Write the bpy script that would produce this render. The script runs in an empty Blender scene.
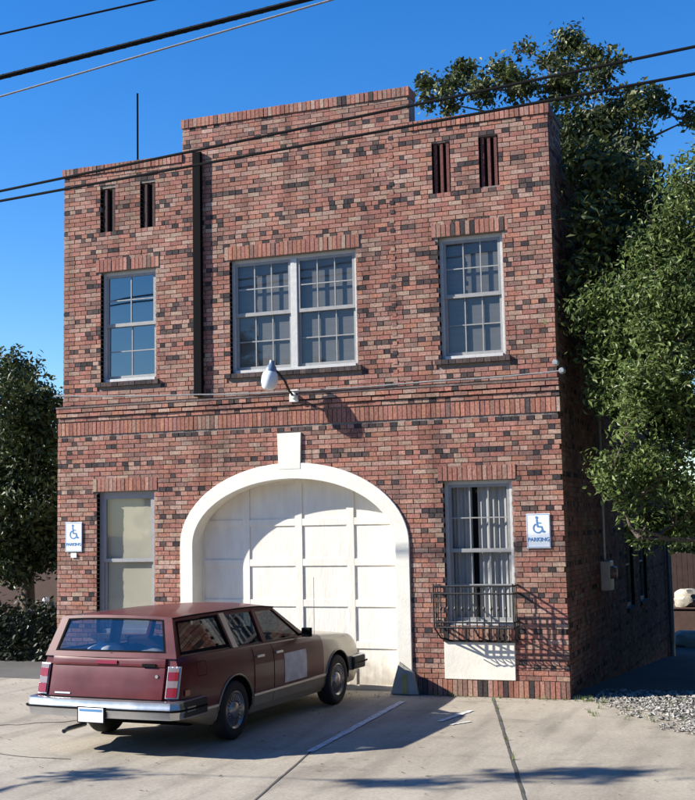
import bpy, bmesh, math, random
from mathutils import Vector, Matrix, noise
R = random.Random(7)
S = bpy.context.scene
C = S.collection
PI = math.pi

# ------------------------------------------------------------------ materials
def new_mat(name):
    m = bpy.data.materials.new(name); m.use_nodes = True
    nt = m.node_tree; nt.nodes.clear()
    out = nt.nodes.new('ShaderNodeOutputMaterial')
    return m, nt, out
def N(nt, typ, **kw):
    n = nt.nodes.new(typ)
    for k, v in kw.items():
        if k.startswith('i_'):
            n.inputs[k[2:].replace('_', ' ')].default_value = v
        else: setattr(n, k, v)
    return n
def c4(c): return (c[0], c[1], c[2], 1)
def simple(name, col, rough=.6, metal=0., var=.12, scale=6., bump=.0, bscale=40., coat=0., spec=.5, col2=None, attr=None, stretch=None):
    """Principled surface with noise-varied colour, roughness and a fine bump."""
    m, nt, out = new_mat(name); L = nt.links.new
    b = N(nt, 'ShaderNodeBsdfPrincipled')
    tc = N(nt, 'ShaderNodeTexCoord')
    vec = tc.outputs['Object']
    if stretch:
        mp = N(nt, 'ShaderNodeMapping'); mp.inputs['Scale'].default_value = stretch
        L(vec, mp.inputs['Vector']); vec = mp.outputs['Vector']
    n1 = N(nt, 'ShaderNodeTexNoise'); n1.inputs['Scale'].default_value = scale
    n1.inputs['Detail'].default_value = 6; n1.inputs['Roughness'].default_value = .6
    L(vec, n1.inputs['Vector'])
    cr = N(nt, 'ShaderNodeValToRGB')
    lo = [max(0, x*(1-var)) for x in col]; hi = [min(1, x*(1+var)) for x in (col2 or col)]
    cr.color_ramp.elements[0].position = .3; cr.color_ramp.elements[1].position = .7
    cr.color_ramp.elements[0].color = c4(lo); cr.color_ramp.elements[1].color = c4(hi)
    L(n1.outputs['Fac'], cr.inputs['Fac'])
    colout = cr.outputs['Color']
    if attr:
        at = N(nt, 'ShaderNodeAttribute', attribute_name=attr)
        mx = N(nt, 'ShaderNodeMix', data_type='RGBA', blend_type='MULTIPLY'); mx.inputs[0].default_value = 1
        L(colout, mx.inputs[6]); L(at.outputs['Color'], mx.inputs[7]); colout = mx.outputs[2]
    L(colout, b.inputs['Base Color'])
    mr = N(nt, 'ShaderNodeMapRange'); mr.inputs['To Min'].default_value = max(.02, rough-.1); mr.inputs['To Max'].default_value = min(1, rough+.1)
    L(n1.outputs['Fac'], mr.inputs['Value']); L(mr.outputs['Result'], b.inputs['Roughness'])
    b.inputs['Metallic'].default_value = metal; b.inputs['Coat Weight'].default_value = coat
    b.inputs['Coat Roughness'].default_value = .12
    b.inputs['Specular IOR Level'].default_value = spec
    if bump:
        n2 = N(nt, 'ShaderNodeTexNoise'); n2.inputs['Scale'].default_value = bscale; n2.inputs['Detail'].default_value = 4
        L(vec, n2.inputs['Vector'])
        bp = N(nt, 'ShaderNodeBump'); bp.inputs['Strength'].default_value = bump; bp.inputs['Distance'].default_value = .02
        L(n2.outputs['Fac'], bp.inputs['Height']); L(bp.outputs['Normal'], b.inputs['Normal'])
    L(b.outputs['BSDF'], out.inputs['Surface'])
    return m

def brick_mat():
    m, nt, out = new_mat('brick'); L = nt.links.new
    b = N(nt, 'ShaderNodeBsdfPrincipled', i_Roughness=.9)
    b.inputs['Specular IOR Level'].default_value = .2
    at = N(nt, 'ShaderNodeAttribute', attribute_name='tint')
    tc = N(nt, 'ShaderNodeTexCoord')
    n1 = N(nt, 'ShaderNodeTexNoise', i_Scale=38., i_Detail=5.); L(tc.outputs['Object'], n1.inputs['Vector'])
    n2 = N(nt, 'ShaderNodeTexNoise', i_Scale=.9, i_Detail=5.); L(tc.outputs['Object'], n2.inputs['Vector'])
    r1 = N(nt, 'ShaderNodeMapRange'); r1.inputs['From Min'].default_value=.3; r1.inputs['From Max'].default_value=.7
    r1.inputs['To Min'].default_value=.7; r1.inputs['To Max'].default_value=1.3; L(n1.outputs['Fac'], r1.inputs['Value'])
    r2 = N(nt, 'ShaderNodeMapRange'); r2.inputs['From Min'].default_value=.3; r2.inputs['From Max'].default_value=.7
    r2.inputs['To Min'].default_value=.84; r2.inputs['To Max'].default_value=1.14; L(n2.outputs['Fac'], r2.inputs['Value'])
    n4 = N(nt, 'ShaderNodeTexNoise', i_Scale=1., i_Detail=4.); mp4=N(nt,'ShaderNodeMapping'); mp4.inputs['Scale'].default_value=(3.2,3.2,.45); L(tc.outputs['Object'],mp4.inputs['Vector']); L(mp4.outputs[0],n4.inputs['Vector'])
    r4 = N(nt, 'ShaderNodeMapRange'); r4.inputs['From Min'].default_value=.5; r4.inputs['From Max'].default_value=.72; r4.inputs['To Min'].default_value=1.; r4.inputs['To Max'].default_value=.66; L(n4.outputs['Fac'], r4.inputs['Value'])
    m5 = N(nt, 'ShaderNodeMath', operation='MULTIPLY'); L(r2.outputs[0], m5.inputs[0]); L(r4.outputs[0], m5.inputs[1])
    mm = N(nt, 'ShaderNodeMath', operation='MULTIPLY'); L(r1.outputs[0], mm.inputs[0]); L(m5.outputs[0], mm.inputs[1])
    vm = N(nt, 'ShaderNodeVectorMath', operation='SCALE'); L(at.outputs['Color'], vm.inputs[0]); L(mm.outputs[0], vm.inputs['Scale'])
    L(vm.outputs[0], b.inputs['Base Color'])
    bp = N(nt, 'ShaderNodeBump', i_Strength=.5, i_Distance=.006); L(n1.outputs['Fac'], bp.inputs['Height']); L(bp.outputs['Normal'], b.inputs['Normal'])
    L(b.outputs['BSDF'], out.inputs['Surface'])
    return m

def glass_mat(name, tint=(.8,.85,.9), refl=.10, rough=.02):
    m, nt, out = new_mat(name); L = nt.links.new
    tr = N(nt, 'ShaderNodeBsdfTransparent'); tr.inputs['Color'].default_value = c4(tint)
    gl = N(nt, 'ShaderNodeBsdfGlossy'); gl.inputs['Roughness'].default_value = rough
    tc = N(nt, 'ShaderNodeTexCoord'); n = N(nt, 'ShaderNodeTexNoise', i_Scale=1.6, i_Detail=1.); L(tc.outputs['Object'], n.inputs['Vector'])
    bp = N(nt, 'ShaderNodeBump', i_Strength=.10, i_Distance=.02); L(n.outputs['Fac'], bp.inputs['Height']); L(bp.outputs['Normal'], gl.inputs['Normal'])
    fr = N(nt, 'ShaderNodeFresnel', i_IOR=1.5)
    ge = N(nt, 'ShaderNodeNewGeometry'); im = N(nt, 'ShaderNodeMath', operation='MULTIPLY_ADD'); L(ge.outputs['Backfacing'], im.inputs[0]); im.inputs[1].default_value=1/1.5-1.5; im.inputs[2].default_value=1.5; L(im.outputs[0], fr.inputs['IOR'])
    ad = N(nt, 'ShaderNodeMath', operation='ADD', use_clamp=True); L(fr.outputs[0], ad.inputs[0]); ad.inputs[1].default_value = refl
    mx = N(nt, 'ShaderNodeMixShader'); L(ad.outputs[0], mx.inputs[0]); L(tr.outputs[0], mx.inputs[1]); L(gl.outputs[0], mx.inputs[2])
    L(mx.outputs[0], out.inputs['Surface'])
    return m

def leaf_mat(name, dark, light, trans=.25):
    m, nt, out = new_mat(name); L = nt.links.new
    at = N(nt, 'ShaderNodeAttribute', attribute_name='tint')
    cr = N(nt, 'ShaderNodeValToRGB'); cr.color_ramp.elements[0].color = c4(dark); cr.color_ramp.elements[1].color = c4(light)
    L(at.outputs['Fac'], cr.inputs['Fac'])
    b = N(nt, 'ShaderNodeBsdfPrincipled', i_Roughness=.45); L(cr.outputs['Color'], b.inputs['Base Color'])
    b.inputs['Specular IOR Level'].default_value = .35
    t = N(nt, 'ShaderNodeBsdfTranslucent'); L(cr.outputs['Color'], t.inputs['Color'])
    mx = N(nt, 'ShaderNodeMixShader'); mx.inputs[0].default_value = trans; L(b.outputs[0], mx.inputs[1]); L(t.outputs[0], mx.inputs[2])
    L(mx.outputs[0], out.inputs['Surface'])
    return m

def ground_mat(name, a, b_, stain, joint=False):
    m, nt, out = new_mat(name); L = nt.links.new
    b = N(nt, 'ShaderNodeBsdfPrincipled', i_Roughness=.9); b.inputs['Specular IOR Level'].default_value = .25
    tc = N(nt, 'ShaderNodeTexCoord')
    n1 = N(nt, 'ShaderNodeTexNoise', i_Scale=.55, i_Detail=8.); n1.inputs['Roughness'].default_value = .62; L(tc.outputs['Object'], n1.inputs['Vector'])
    n2 = N(nt, 'ShaderNodeTexNoise', i_Scale=28., i_Detail=6.); n2.inputs['Roughness'].default_value = .7; L(tc.outputs['Object'], n2.inputs['Vector'])
    cr = N(nt, 'ShaderNodeValToRGB'); cr.color_ramp.elements[0].position=.35; cr.color_ramp.elements[1].position=.66
    cr.color_ramp.elements[0].color = c4(a); cr.color_ramp.elements[1].color = c4(b_); L(n1.outputs['Fac'], cr.inputs['Fac'])
    n3 = N(nt, 'ShaderNodeTexNoise', i_Scale=1.3, i_Detail=6.)
    mp = N(nt, 'ShaderNodeMapping'); mp.inputs['Scale'].default_value=(.8,1.7,1); mp.inputs['Location'].default_value=(3.1,.4,0); L(tc.outputs['Object'], mp.inputs['Vector']); L(mp.outputs[0], n3.inputs['Vector'])
    r3 = N(nt, 'ShaderNodeMapRange'); r3.inputs['From Min'].default_value=.60; r3.inputs['From Max'].default_value=.74; L(n3.outputs['Fac'], r3.inputs['Value'])
    r3.inputs['To Max'].default_value=.55
    mx = N(nt, 'ShaderNodeMix', data_type='RGBA'); L(r3.outputs[0], mx.inputs[0]); L(cr.outputs['Color'], mx.inputs[6]); mx.inputs[7].default_value = c4(stain)
    r2 = N(nt, 'ShaderNodeMapRange'); r2.inputs['From Min'].default_value=.3; r2.inputs['From Max'].default_value=.7; r2.inputs['To Min'].default_value=.8; r2.inputs['To Max'].default_value=1.18; L(n2.outputs['Fac'], r2.inputs['Value'])
    vm = N(nt, 'ShaderNodeVectorMath', operation='SCALE'); L(mx.outputs[2], vm.inputs[0]); L(r2.outputs[0], vm.inputs['Scale'])
    L(vm.outputs[0], b.inputs['Base Color'])
    bp = N(nt, 'ShaderNodeBump', i_Strength=.35, i_Distance=.01); L(n2.outputs['Fac'], bp.inputs['Height']); L(bp.outputs['Normal'], b.inputs['Normal'])
    if joint:      # oil drips and tyre-worn stripes running towards the garage door
        n5 = N(nt, 'ShaderNodeTexNoise', i_Scale=1., i_Detail=5.); mp5=N(nt,'ShaderNodeMapping'); mp5.inputs['Scale'].default_value=(2.6,.35,1); mp5.inputs['Location'].default_value=(1.7,2.2,0); L(tc.outputs['Object'],mp5.inputs['Vector']); L(mp5.outputs[0],n5.inputs['Vector'])
        r5 = N(nt, 'ShaderNodeMapRange'); r5.inputs['From Min'].default_value=.48; r5.inputs['From Max'].default_value=.7; r5.inputs['To Min'].default_value=1.06; r5.inputs['To Max'].default_value=.72; L(n5.outputs['Fac'], r5.inputs['Value'])
        n6 = N(nt, 'ShaderNodeTexVoronoi', i_Scale=2.3); n6.inputs['Randomness'].default_value=1; L(tc.outputs['Object'],n6.inputs['Vector'])
        r6 = N(nt, 'ShaderNodeMapRange'); r6.inputs['From Min'].default_value=.03; r6.inputs['From Max'].default_value=.11; r6.inputs['To Min'].default_value=.62; r6.inputs['To Max'].default_value=1.; L(n6.outputs['Distance'], r6.inputs['Value'])
        m6 = N(nt, 'ShaderNodeMath', operation='MULTIPLY'); L(r5.outputs[0], m6.inputs[0]); L(r6.outputs[0], m6.inputs[1])
        v6 = N(nt, 'ShaderNodeVectorMath', operation='SCALE'); L(vm.outputs[0], v6.inputs[0]); L(m6.outputs[0], v6.inputs['Scale']); L(v6.outputs[0], b.inputs['Base Color'])
    L(b.outputs['BSDF'], out.inputs['Surface'])
    return m

M = {}
M['brick'] = brick_mat()
M['mortar'] = simple('mortar', (.21,.178,.155), .95, var=.25, scale=9, bump=.4)
M['roofing'] = simple('roofing', (.12,.11,.10), .9)
M['white'] = simple('white_paint', (.76,.73,.64), .65, var=.07, scale=5, bump=.12, bscale=30)
M['door_white'] = simple('door_paint', (.76,.72,.635), .65, var=.09, scale=2.6, bump=.2, bscale=11, stretch=(2.4,2.4,.7))
M['frame'] = simple('window_frame_paint', (.50,.50,.485), .5, var=.1, scale=14, bump=.15, bscale=50)
M['sash'] = simple('sash_paint', (.28,.28,.275), .5, var=.12, scale=14)
M['greyframe'] = simple('grey_frame_paint', (.28,.28,.29), .5, var=.1, scale=14)
M['stone'] = simple('sill_brick', (.12,.09,.08), .9, var=.45, scale=14, bump=.5)
M['blind'] = simple('blind_grey', (.105,.104,.10), .8, var=.14, scale=3, stretch=(1,1,9))
M['blind_cream'] = simple('blind_cream', (.40,.375,.28), .8, var=.08, scale=2)
M['curtain'] = simple('curtain_white', (.38,.375,.35), .9, var=.10, scale=9, stretch=(4,4,.4))
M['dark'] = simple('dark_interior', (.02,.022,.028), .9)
M['black'] = simple('black_paint', (.005,.005,.006), .85, var=.3, scale=20, spec=.08)
M['iron'] = simple('black_iron', (.015,.014,.014), .5, var=.3, scale=30)
M['glass'] = glass_mat('window_glass', (.93,.94,.95), .02, .03)
M['glass_sky'] = glass_mat('window_glass_reflecting', (.25,.3,.36), .20, .03)
M['galv'] = simple('galvanised', (.45,.46,.47), .45, .7, var=.2, scale=12)
M['cable'] = simple('cable_grey', (.20,.20,.20), .7, var=.25, scale=30)
M['wire'] = simple('wire_black', (.010,.010,.011), .85, var=.3, scale=3, spec=.08)
M['porcelain'] = simple('porcelain', (.8,.79,.75), .3)
M['lampglass'] = simple('lamp_diffuser', (.72,.78,.80), .25, var=.05)
M['lampmetal'] = simple('lamp_metal', (.16,.22,.30), .4, .3)
M['signwhite'] = simple('sign_white', (.78,.82,.86), .4, var=.05)
M['signblue'] = simple('sign_blue', (.09,.23,.46), .4, var=.1)
M['concrete'] = ground_mat('concrete', (.285,.252,.205), (.388,.348,.282), (.13,.115,.095), True)
M['asphalt'] = ground_mat('asphalt', (.09,.085,.08), (.13,.125,.115), (.06,.055,.05))
M['joint'] = simple('joint_filler', (.075,.068,.06), .95, var=.4, scale=8)
M['line'] = simple('road_paint', (.46,.455,.44), .85, var=.32, scale=14, bump=.3, col2=(.62,.62,.61))
M['gravel'] = simple('gravel_stone', (.52,.51,.48), .9, var=.2, scale=20, attr='tint')
M['leaf_dark'] = leaf_mat('leaf_dark', (.004,.008,.003), (.022,.032,.010), .1)
M['bark'] = simple('bark', (.10,.075,.055), .95, var=.35, scale=9, bump=.7, bscale=18, stretch=(3,3,.6))
M['leaf_near'] = leaf_mat('leaf_near', (.03,.058,.014), (.23,.30,.095), .38)
M['leaf_back'] = leaf_mat('leaf_back', (.012,.026,.008), (.125,.14,.042), .2)
M['leaf_left'] = leaf_mat('leaf_left', (.014,.028,.009), (.085,.105,.03), .25)
M['maroon'] = simple('maroon_paint', (.092,.013,.016), .40, var=.25, scale=3, coat=.25, spec=.28)
M['gold'] = simple('beige_paint', (.31,.255,.175), .40, .15, var=.1, scale=4, coat=.5)
M['chrome'] = simple('chrome', (.52,.53,.54), .34, .95, var=.1, scale=4)
M['rubber'] = simple('rubber', (.018,.018,.019), .8, var=.3, scale=30)
M['carglass'] = glass_mat('car_glass', (.42,.46,.48), .05, .02)
M['rearglass'] = glass_mat('rear_glass', (.90,.92,.94), .05, .06)
M['seat'] = simple('seat_cloth', (.05,.022,.024), .9, var=.2)
M['redlens'] = simple('red_lens', (.22,.010,.012), .2, var=.1, coat=.5)
M['clearlens'] = simple('clear_lens', (.22,.17,.165), .2, coat=.5)
M['plate'] = simple('plate_white', (.72,.73,.76), .4, var=.08)
M['magnet'] = simple('magnet_sign', (.58,.57,.58), .5, var=.22, scale=9)
M['yellow'] = simple('yellow_paint', (.50,.40,.12), .7, var=.2)
M['guard'] = simple('guard_concrete', (.43,.40,.34), .9, var=.15, bump=.4)
M['house'] = simple('house_wall_brown', (.085,.052,.044), .9, var=.2, bump=.3)
M['hubcap'] = simple('hubcap_metal', (.33,.33,.34), .3, .85, var=.2)

# ------------------------------------------------------------------ mesh helpers
class MB:
    def __init__(s): s.v=[]; s.f=[]; s.c=[]; s.mi=[]
    def add(s, vs, fs, col=None, mi=0):
        o=len(s.v); s.v += [tuple(p) for p in vs]
        for f in fs: s.f.append(tuple(i+o for i in f)); s.c.append(col); s.mi.append(mi)
    def box(s, x0,x1,y0,y1,z0,z1, col=None, mi=0, M4=None):
        vs=[(x0,y0,z0),(x1,y0,z0),(x1,y1,z0),(x0,y1,z0),(x0,y0,z1),(x1,y0,z1),(x1,y1,z1),(x0,y1,z1)]
        if M4 is not None: vs=[tuple(M4@Vector(p)) for p in vs]
        s.add(vs,[(0,3,2,1),(4,5,6,7),(0,1,5,4),(1,2,6,5),(2,3,7,6),(3,0,4,7)],col,mi)
    def tube(s, pts, r, n=8, col=None, mi=0, caps=True):
        pts=[Vector(p) for p in pts]; rs = r if isinstance(r,(list,tuple)) else [r]*len(pts)
        rings=[]; up=Vector((0,0,1))
        for i,p in enumerate(pts):
            d=(pts[min(i+1,len(pts)-1)]-pts[max(i-1,0)]).normalized()
            a=d.cross(up) if abs(d.dot(up))<.95 else d.cross(Vector((1,0,0)))
            a.normalize(); b=d.cross(a).normalized()
            rings.append([p+a*math.cos(2*PI*k/n)*rs[i]+b*math.sin(2*PI*k/n)*rs[i] for k in range(n)])
        vs=[q for rg in rings for q in rg]; fs=[]
        for i in range(len(pts)-1):
            for k in range(n):
                k2=(k+1)%n; fs.append((i*n+k,i*n+k2,(i+1)*n+k2,(i+1)*n+k))
        if caps: fs.append(tuple(range(n))[::-1]); fs.append(tuple((len(pts)-1)*n+k for k in range(n)))
        s.add(vs,fs,col,mi)
    def prism(s, poly, a0, a1, axis='y', col=None, mi=0):
        """poly: list of 2D points; extruded between a0 and a1 along the axis."""
        def P(u,w,a):
            return (u,a,w) if axis=='y' else ((a,u,w) if axis=='x' else (u,w,a))
        n=len(poly); vs=[P(u,w,a0) for u,w in poly]+[P(u,w,a1) for u,w in poly]
        fs=[tuple(range(n)),tuple(range(2*n-1,n-1,-1))]+[(i,(i+1)%n,n+(i+1)%n,n+i) for i in range(n)]
        s.add(vs,fs,col,mi)
    def lathe(s, prof, n=24, mat=Matrix.Identity(4), col=None, mi=0):
        vs=[];fs=[]
        for (r,a) in prof:
            for k in range(n): vs.append(tuple(mat@Vector((r*math.cos(2*PI*k/n), r*math.sin(2*PI*k/n), a))))
        for i in range(len(prof)-1):
            for k in range(n):
                k2=(k+1)%n; fs.append((i*n+k,i*n+k2,(i+1)*n+k2,(i+1)*n+k))
        s.add(vs,fs,col,mi)
    def build(s, name, mats, parent=None, loc=None, smooth=None, fix=True, bevel=0):
        me=bpy.data.meshes.new(name); me.from_pydata(s.v,[],s.f)
        if not isinstance(mats,(list,tuple)): mats=[mats]
        for m in mats: me.materials.append(m)
        if len(mats)>1: me.polygons.foreach_set('material_index', s.mi)
        if any(c is not None for c in s.c):
            at=me.attributes.new('tint','FLOAT_COLOR','FACE'); fl=[]
            for c in s.c: c=c or (.5,.5,.5); fl+= [c[0],c[1],c[2],1]
            at.data.foreach_set('color', fl)
        me.update()
        if fix:
            bm=bmesh.new(); bm.from_mesh(me); bmesh.ops.recalc_face_normals(bm, faces=bm.faces); bm.to_mesh(me); bm.free()
        if smooth is not None: smooth_mesh(me, smooth)
        o=bpy.data.objects.new(name,me); C.objects.link(o)
        if parent is not None: o.parent=parent
        if loc is not None: o.location=loc
        if bevel:
            b=o.modifiers.new('bevel','BEVEL'); b.width=bevel; b.segments=2; b.limit_method='ANGLE'; b.angle_limit=math.radians(40)
        return o
def smooth_mesh(me, ang):
    bm=bmesh.new(); bm.from_mesh(me)
    for f in bm.faces: f.smooth=True
    for e in bm.edges:
        if len(e.link_faces)==2: e.smooth = e.calc_face_angle(0) < math.radians(ang)
    bm.to_mesh(me); bm.free()
def tag(o, label=None, cat=None, group=None, kind=None):
    if label: o['label']=label
    if cat: o['category']=cat
    if group: o['group']=group
    if kind: o['kind']=kind
    return o
def empty(name, loc=(0,0,0), rz=0., **k):
    o=bpy.data.objects.new(name,None); C.objects.link(o); o.location=loc; o.rotation_euler=(0,0,rz); o.empty_display_size=.2
    return tag(o, **k)

# ------------------------------------------------------------------ camera (solved from the photograph)
CP=Vector((3.00567,-16.11839,2.30483)); YAW,PIT,ROL,F=-.35654,.10254,-.01903,1215.11
fw=Vector((math.sin(YAW),math.cos(YAW),0)); rt=Vector((math.cos(YAW),-math.sin(YAW),0)); up=Vector((0,0,1))
fw2=fw*math.cos(PIT)+up*math.sin(PIT); up2=-fw*math.sin(PIT)+up*math.cos(PIT)
r3=rt*math.cos(ROL)+up2*math.sin(ROL); u3=-rt*math.sin(ROL)+up2*math.cos(ROL)
cam=bpy.data.cameras.new('camera'); co=bpy.data.objects.new('camera',cam); C.objects.link(co)
co.matrix_world=Matrix(((r3.x,u3.x,-fw2.x,CP.x),(r3.y,u3.y,-fw2.y,CP.y),(r3.z,u3.z,-fw2.z,CP.z),(0,0,0,1)))
cam.sensor_fit='HORIZONTAL'; cam.sensor_width=36; cam.lens=F/695*36; cam.clip_end=3000; cam.clip_start=.1
S.camera=co

# ------------------------------------------------------------------ light
SUN=Vector((1,.44,-.64)).normalized()      # direction the light travels
sl=bpy.data.lights.new('sun','SUN'); sl.energy=5.0; sl.angle=math.radians(.53); sl.color=(1,.94,.84)
so=bpy.data.objects.new('sun',sl); C.objects.link(so); so.rotation_euler=SUN.to_track_quat('-Z','Y').to_euler(); so.location=(-10,-5,15)
w=bpy.data.worlds.new('World'); S.world=w; w.use_nodes=True; nt=w.node_tree; nt.nodes.clear()
sky=nt.nodes.new('ShaderNodeTexSky'); sky.sky_type='NISHITA'; sky.sun_disc=False
sky.sun_elevation=math.asin(-SUN.z); sky.sun_rotation=math.atan2(-SUN.x,-SUN.y)   # clockwise from +Y
sky.air_density=1.1; sky.dust_density=.0; sky.ozone_density=5.; sky.altitude=0
bg=nt.nodes.new('ShaderNodeBackground'); bg.inputs['Strength'].default_value=.098
wo=nt.nodes.new('ShaderNodeOutputWorld'); hs=nt.nodes.new('ShaderNodeHueSaturation'); hs.inputs['Saturation'].default_value=1.3; hs.inputs['Hue'].default_value=.510; nt.links.new(sky.outputs[0],hs.inputs['Color']); nt.links.new(hs.outputs[0],bg.inputs[0]); nt.links.new(bg.outputs[0],wo.inputs[0])
S.view_settings.view_transform='Standard'; S.view_settings.look='None'; S.view_settings.gamma=1; S.view_settings.use_curve_mapping=False
S.view_settings.exposure=1.03
S.cycles.max_bounces=8; S.cycles.transparent_max_bounces=24

# ------------------------------------------------------------------ bricks
PAL=[((.36,.165,.13),5),((.42,.235,.19),5),((.31,.135,.11),4),((.39,.275,.225),4),((.26,.155,.135),3),((.43,.33,.275),3),((.18,.12,.11),1.4),((.42,.19,.135),1.4)]
DARK=[(.045,.038,.04),(.07,.055,.055),(.09,.065,.06)]
_w=[w_ for _,w_ in PAL]; _c=[c_ for c_,_ in PAL]
def bcol(dark=False, red=0.):
    c=R.choice(DARK) if dark else (R.choice([_c[0],_c[2],_c[7]]) if R.random()<red else R.choices(_c,_w)[0])
    if not dark: c=tuple(k_*(.66*a+.34*b) for k_,a,b in zip((.90,.86,.82),c,(.30,.172,.14)))
    k=R.uniform(.86,1.14); return (c[0]*k,c[1]*k*R.uniform(.95,1.05),c[2]*k)
PITCH=.0675; BL=.190; BH=.057; JO=.010
def lay(mb, u0,u1,z0,z1, free, put, seed=0, dens=.06):
    """Courses of brick in common bond; free(z) gives the open intervals of a course; put places one brick."""
    row=0; z=z0
    while z < z1-.02:
        h=min(BH, z1-z-.002); hdr = (row%6==3)
        L=(.0975 if hdr else BL); step=L+JO
        off=(0 if hdr else (row%2)*.5*(BL+JO)) + seed*.07
        streak = R.random()<.28
        dark=False; k=0
        for (a,b) in free(z, z+h):
            x=a-((a-u0+off)%step)
            k=int(round((x-u0+off)/step))
            while x<b:
                s0,s1=max(x,a),min(x+L,b)
                if s1-s0>.025:
                    if hdr: d = R.random()<(.62 if k%2==0 else .22)
                    else:
                        d = R.random() < ((.5 if streak else .3) if dark else (dens*2 if streak else dens*.6))
                    dark=d
                    if d and s1-s0>.12:
                        w_=R.uniform(.055,.115); m_=s0+w_ if R.random()<.5 else s1-w_
                        lo_=m_-s0<s1-m_
                        put(mb, s0, m_-.004, z, z+h, bcol(lo_)); put(mb, m_+.004, s1, z, z+h, bcol(not lo_))
                    else: put(mb, s0, s1, z, z+h, bcol(d))
                x+=step; k+=1
        z+=PITCH; row+=1
def putY(y, depth=.09):
    def f(mb,a,b,z0,z1,c):
        j=R.uniform(-.004,.004); mb.box(a,b,y+j,y+depth,z0,z1,c)
    return f
def putX(x, depth=.09):
    def f(mb,a,b,z0,z1,c):
        j=R.uniform(-.004,.004); mb.box(x-depth,x+j,a,b,z0,z1,c)
    return f
def cut(iv, a, b):
    out=[]
    for (s,e) in iv:
        if b<=s or a>=e: out.append((s,e)); continue
        if a>s: out.append((s,a))
        if b<e: out.append((b,e))
    return out
def soldier(mb, x0,x1,z0,z1, y, depth=.09, red=.45, holes=(), dark=.06):
    x=x0
    while x<x1-.02:
        b=min(x+BH+.002,x1)
        if not any(b>h0 and x<h1 for h0,h1 in holes):
            j=R.uniform(-.004,.004); mb.box(x,b,y+j,y+depth,z0,z1,bcol(R.random()<dark,red))
        x+=PITCH+.002

# ------------------------------------------------------------------ fire station
XL,XR=-7.73,0.; DEP=13.3
station=empty('fire_station',(0,0,0),label='two storey red brick building with a white arched garage door and raised central parapet',cat='building')
UP=[(-7.06,-6.09,4.56,6.29),(-4.84,-2.83,4.56,6.27),(-1.61,-.685,4.56,6.29)]          # upper windows
LO=[(-7.10,-6.105,.75,2.88),(-1.62,-.66,.93,2.88)]                                    # lower windows
VE=[(-7.07,-6.80,6.92,7.62),(-6.36,-6.09,6.92,7.63),(-1.66,-1.39,6.92,7.65),(-.98,-.70,6.94,7.66)]
AX,AA,AZ,AB=-3.885,1.775,2.05,1.16         # outer arch: centre x, half width, spring, rise
IA,IB=1.565,.93
ZB=4.22                                    # belt top
ZP=8.; PC=(-5.62,-1.98); ZC=8.53
YU,YL=0.,-.035                             # faces of upper and lower storey
def archw(z,a,b):
    if z<=AZ: return a
    t=(z-AZ)/b
    return 0 if t>=1 else a*math.sqrt(1-t*t)
def free_up(z0,z1):
    iv=[(XL,XR)] if z1<=ZP-.0 else [PC]
    for (a,b,c,d) in UP+VE:
        if z1>c+.01 and z0<d-.01: iv=cut(iv,a,b)
    for (a,b,c,d) in UP:
        if z1>d and z0<d+.165: iv=cut(iv,a-.08,b+.08)
        if z1>c-.075 and z0<c-.005: iv=cut(iv,a-.06,b+.06)
    return iv
def free_lo(z0,z1):
    iv=[(XL-.07,XR+.03)]
    for (a,b,c,d) in LO:
        if z1>c+.01 and z0<d-.01: iv=cut(iv,a,b)
        if z1>d and z0<d+.165: iv=cut(iv,a-.06,b+.06)
    wd=archw((z0+z1)/2, AA-.05, AB-.05)
    if wd>0: iv=cut(iv,AX-wd,AX+wd)
    if z1>.22 and z0<.72: iv=cut(iv,-1.65,-.68)
    if z1>.73 and z0<.93: iv=cut(iv,-1.66,-.63)
    if z1>3.2 and z0<3.63: iv=cut(iv,-4.07,-3.70)
    return iv
mb=MB()
lay(mb, XL, XR, ZB+.01, 7.86, free_up, putY(YU), 0, .085)
# coping: rowlock course on the parapet, and raised centre
soldier(mb, XL-.02, PC[0], 7.87, ZP, YU-.02, .32, .55)
soldier(mb, PC[1], XR+.02, 7.87, ZP, YU-.02, .32, .55)
lay(mb, PC[0], PC[1], 7.87, 8.39, lambda a,b:[PC], putY(YU), 1)
soldier(mb, PC[0]-.01, PC[1]+.01, 8.395, ZC, YU-.02, .32, .6)
for (a,b,c,d) in UP: soldier(mb, a-.08, b+.08, d+.004, d+.20, YU-.004, .09, .6)
# toothed vertical joint mirrored from the downspout
z=ZB+.05
while z<7.8:
    mb.box(-2.30,-2.235,YU-.007,YU+.02,z,z+BH,bcol(R.random()<.3)); z+=PITCH*2
wall_up=mb
mb2=MB()
lay(mb2, XL-.07, XR+.03, .225, 3.74, free_lo, putY(YL), 2, .05)
soldier(mb2, XL-.07, XR+.03, 0., .215, YL-.012, .10, .4, holes=[(AX-AA+.04,AX+AA-.04)], dark=.12)
soldier(mb2, XL-.07, XR+.03, 3.76, 3.955, YL, .09, .75, dark=.03)
for (a,b,c,d) in LO: soldier(mb2, a-.06, b+.06, d+.004, d+.20, YL-.004, .09, .5)
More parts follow.
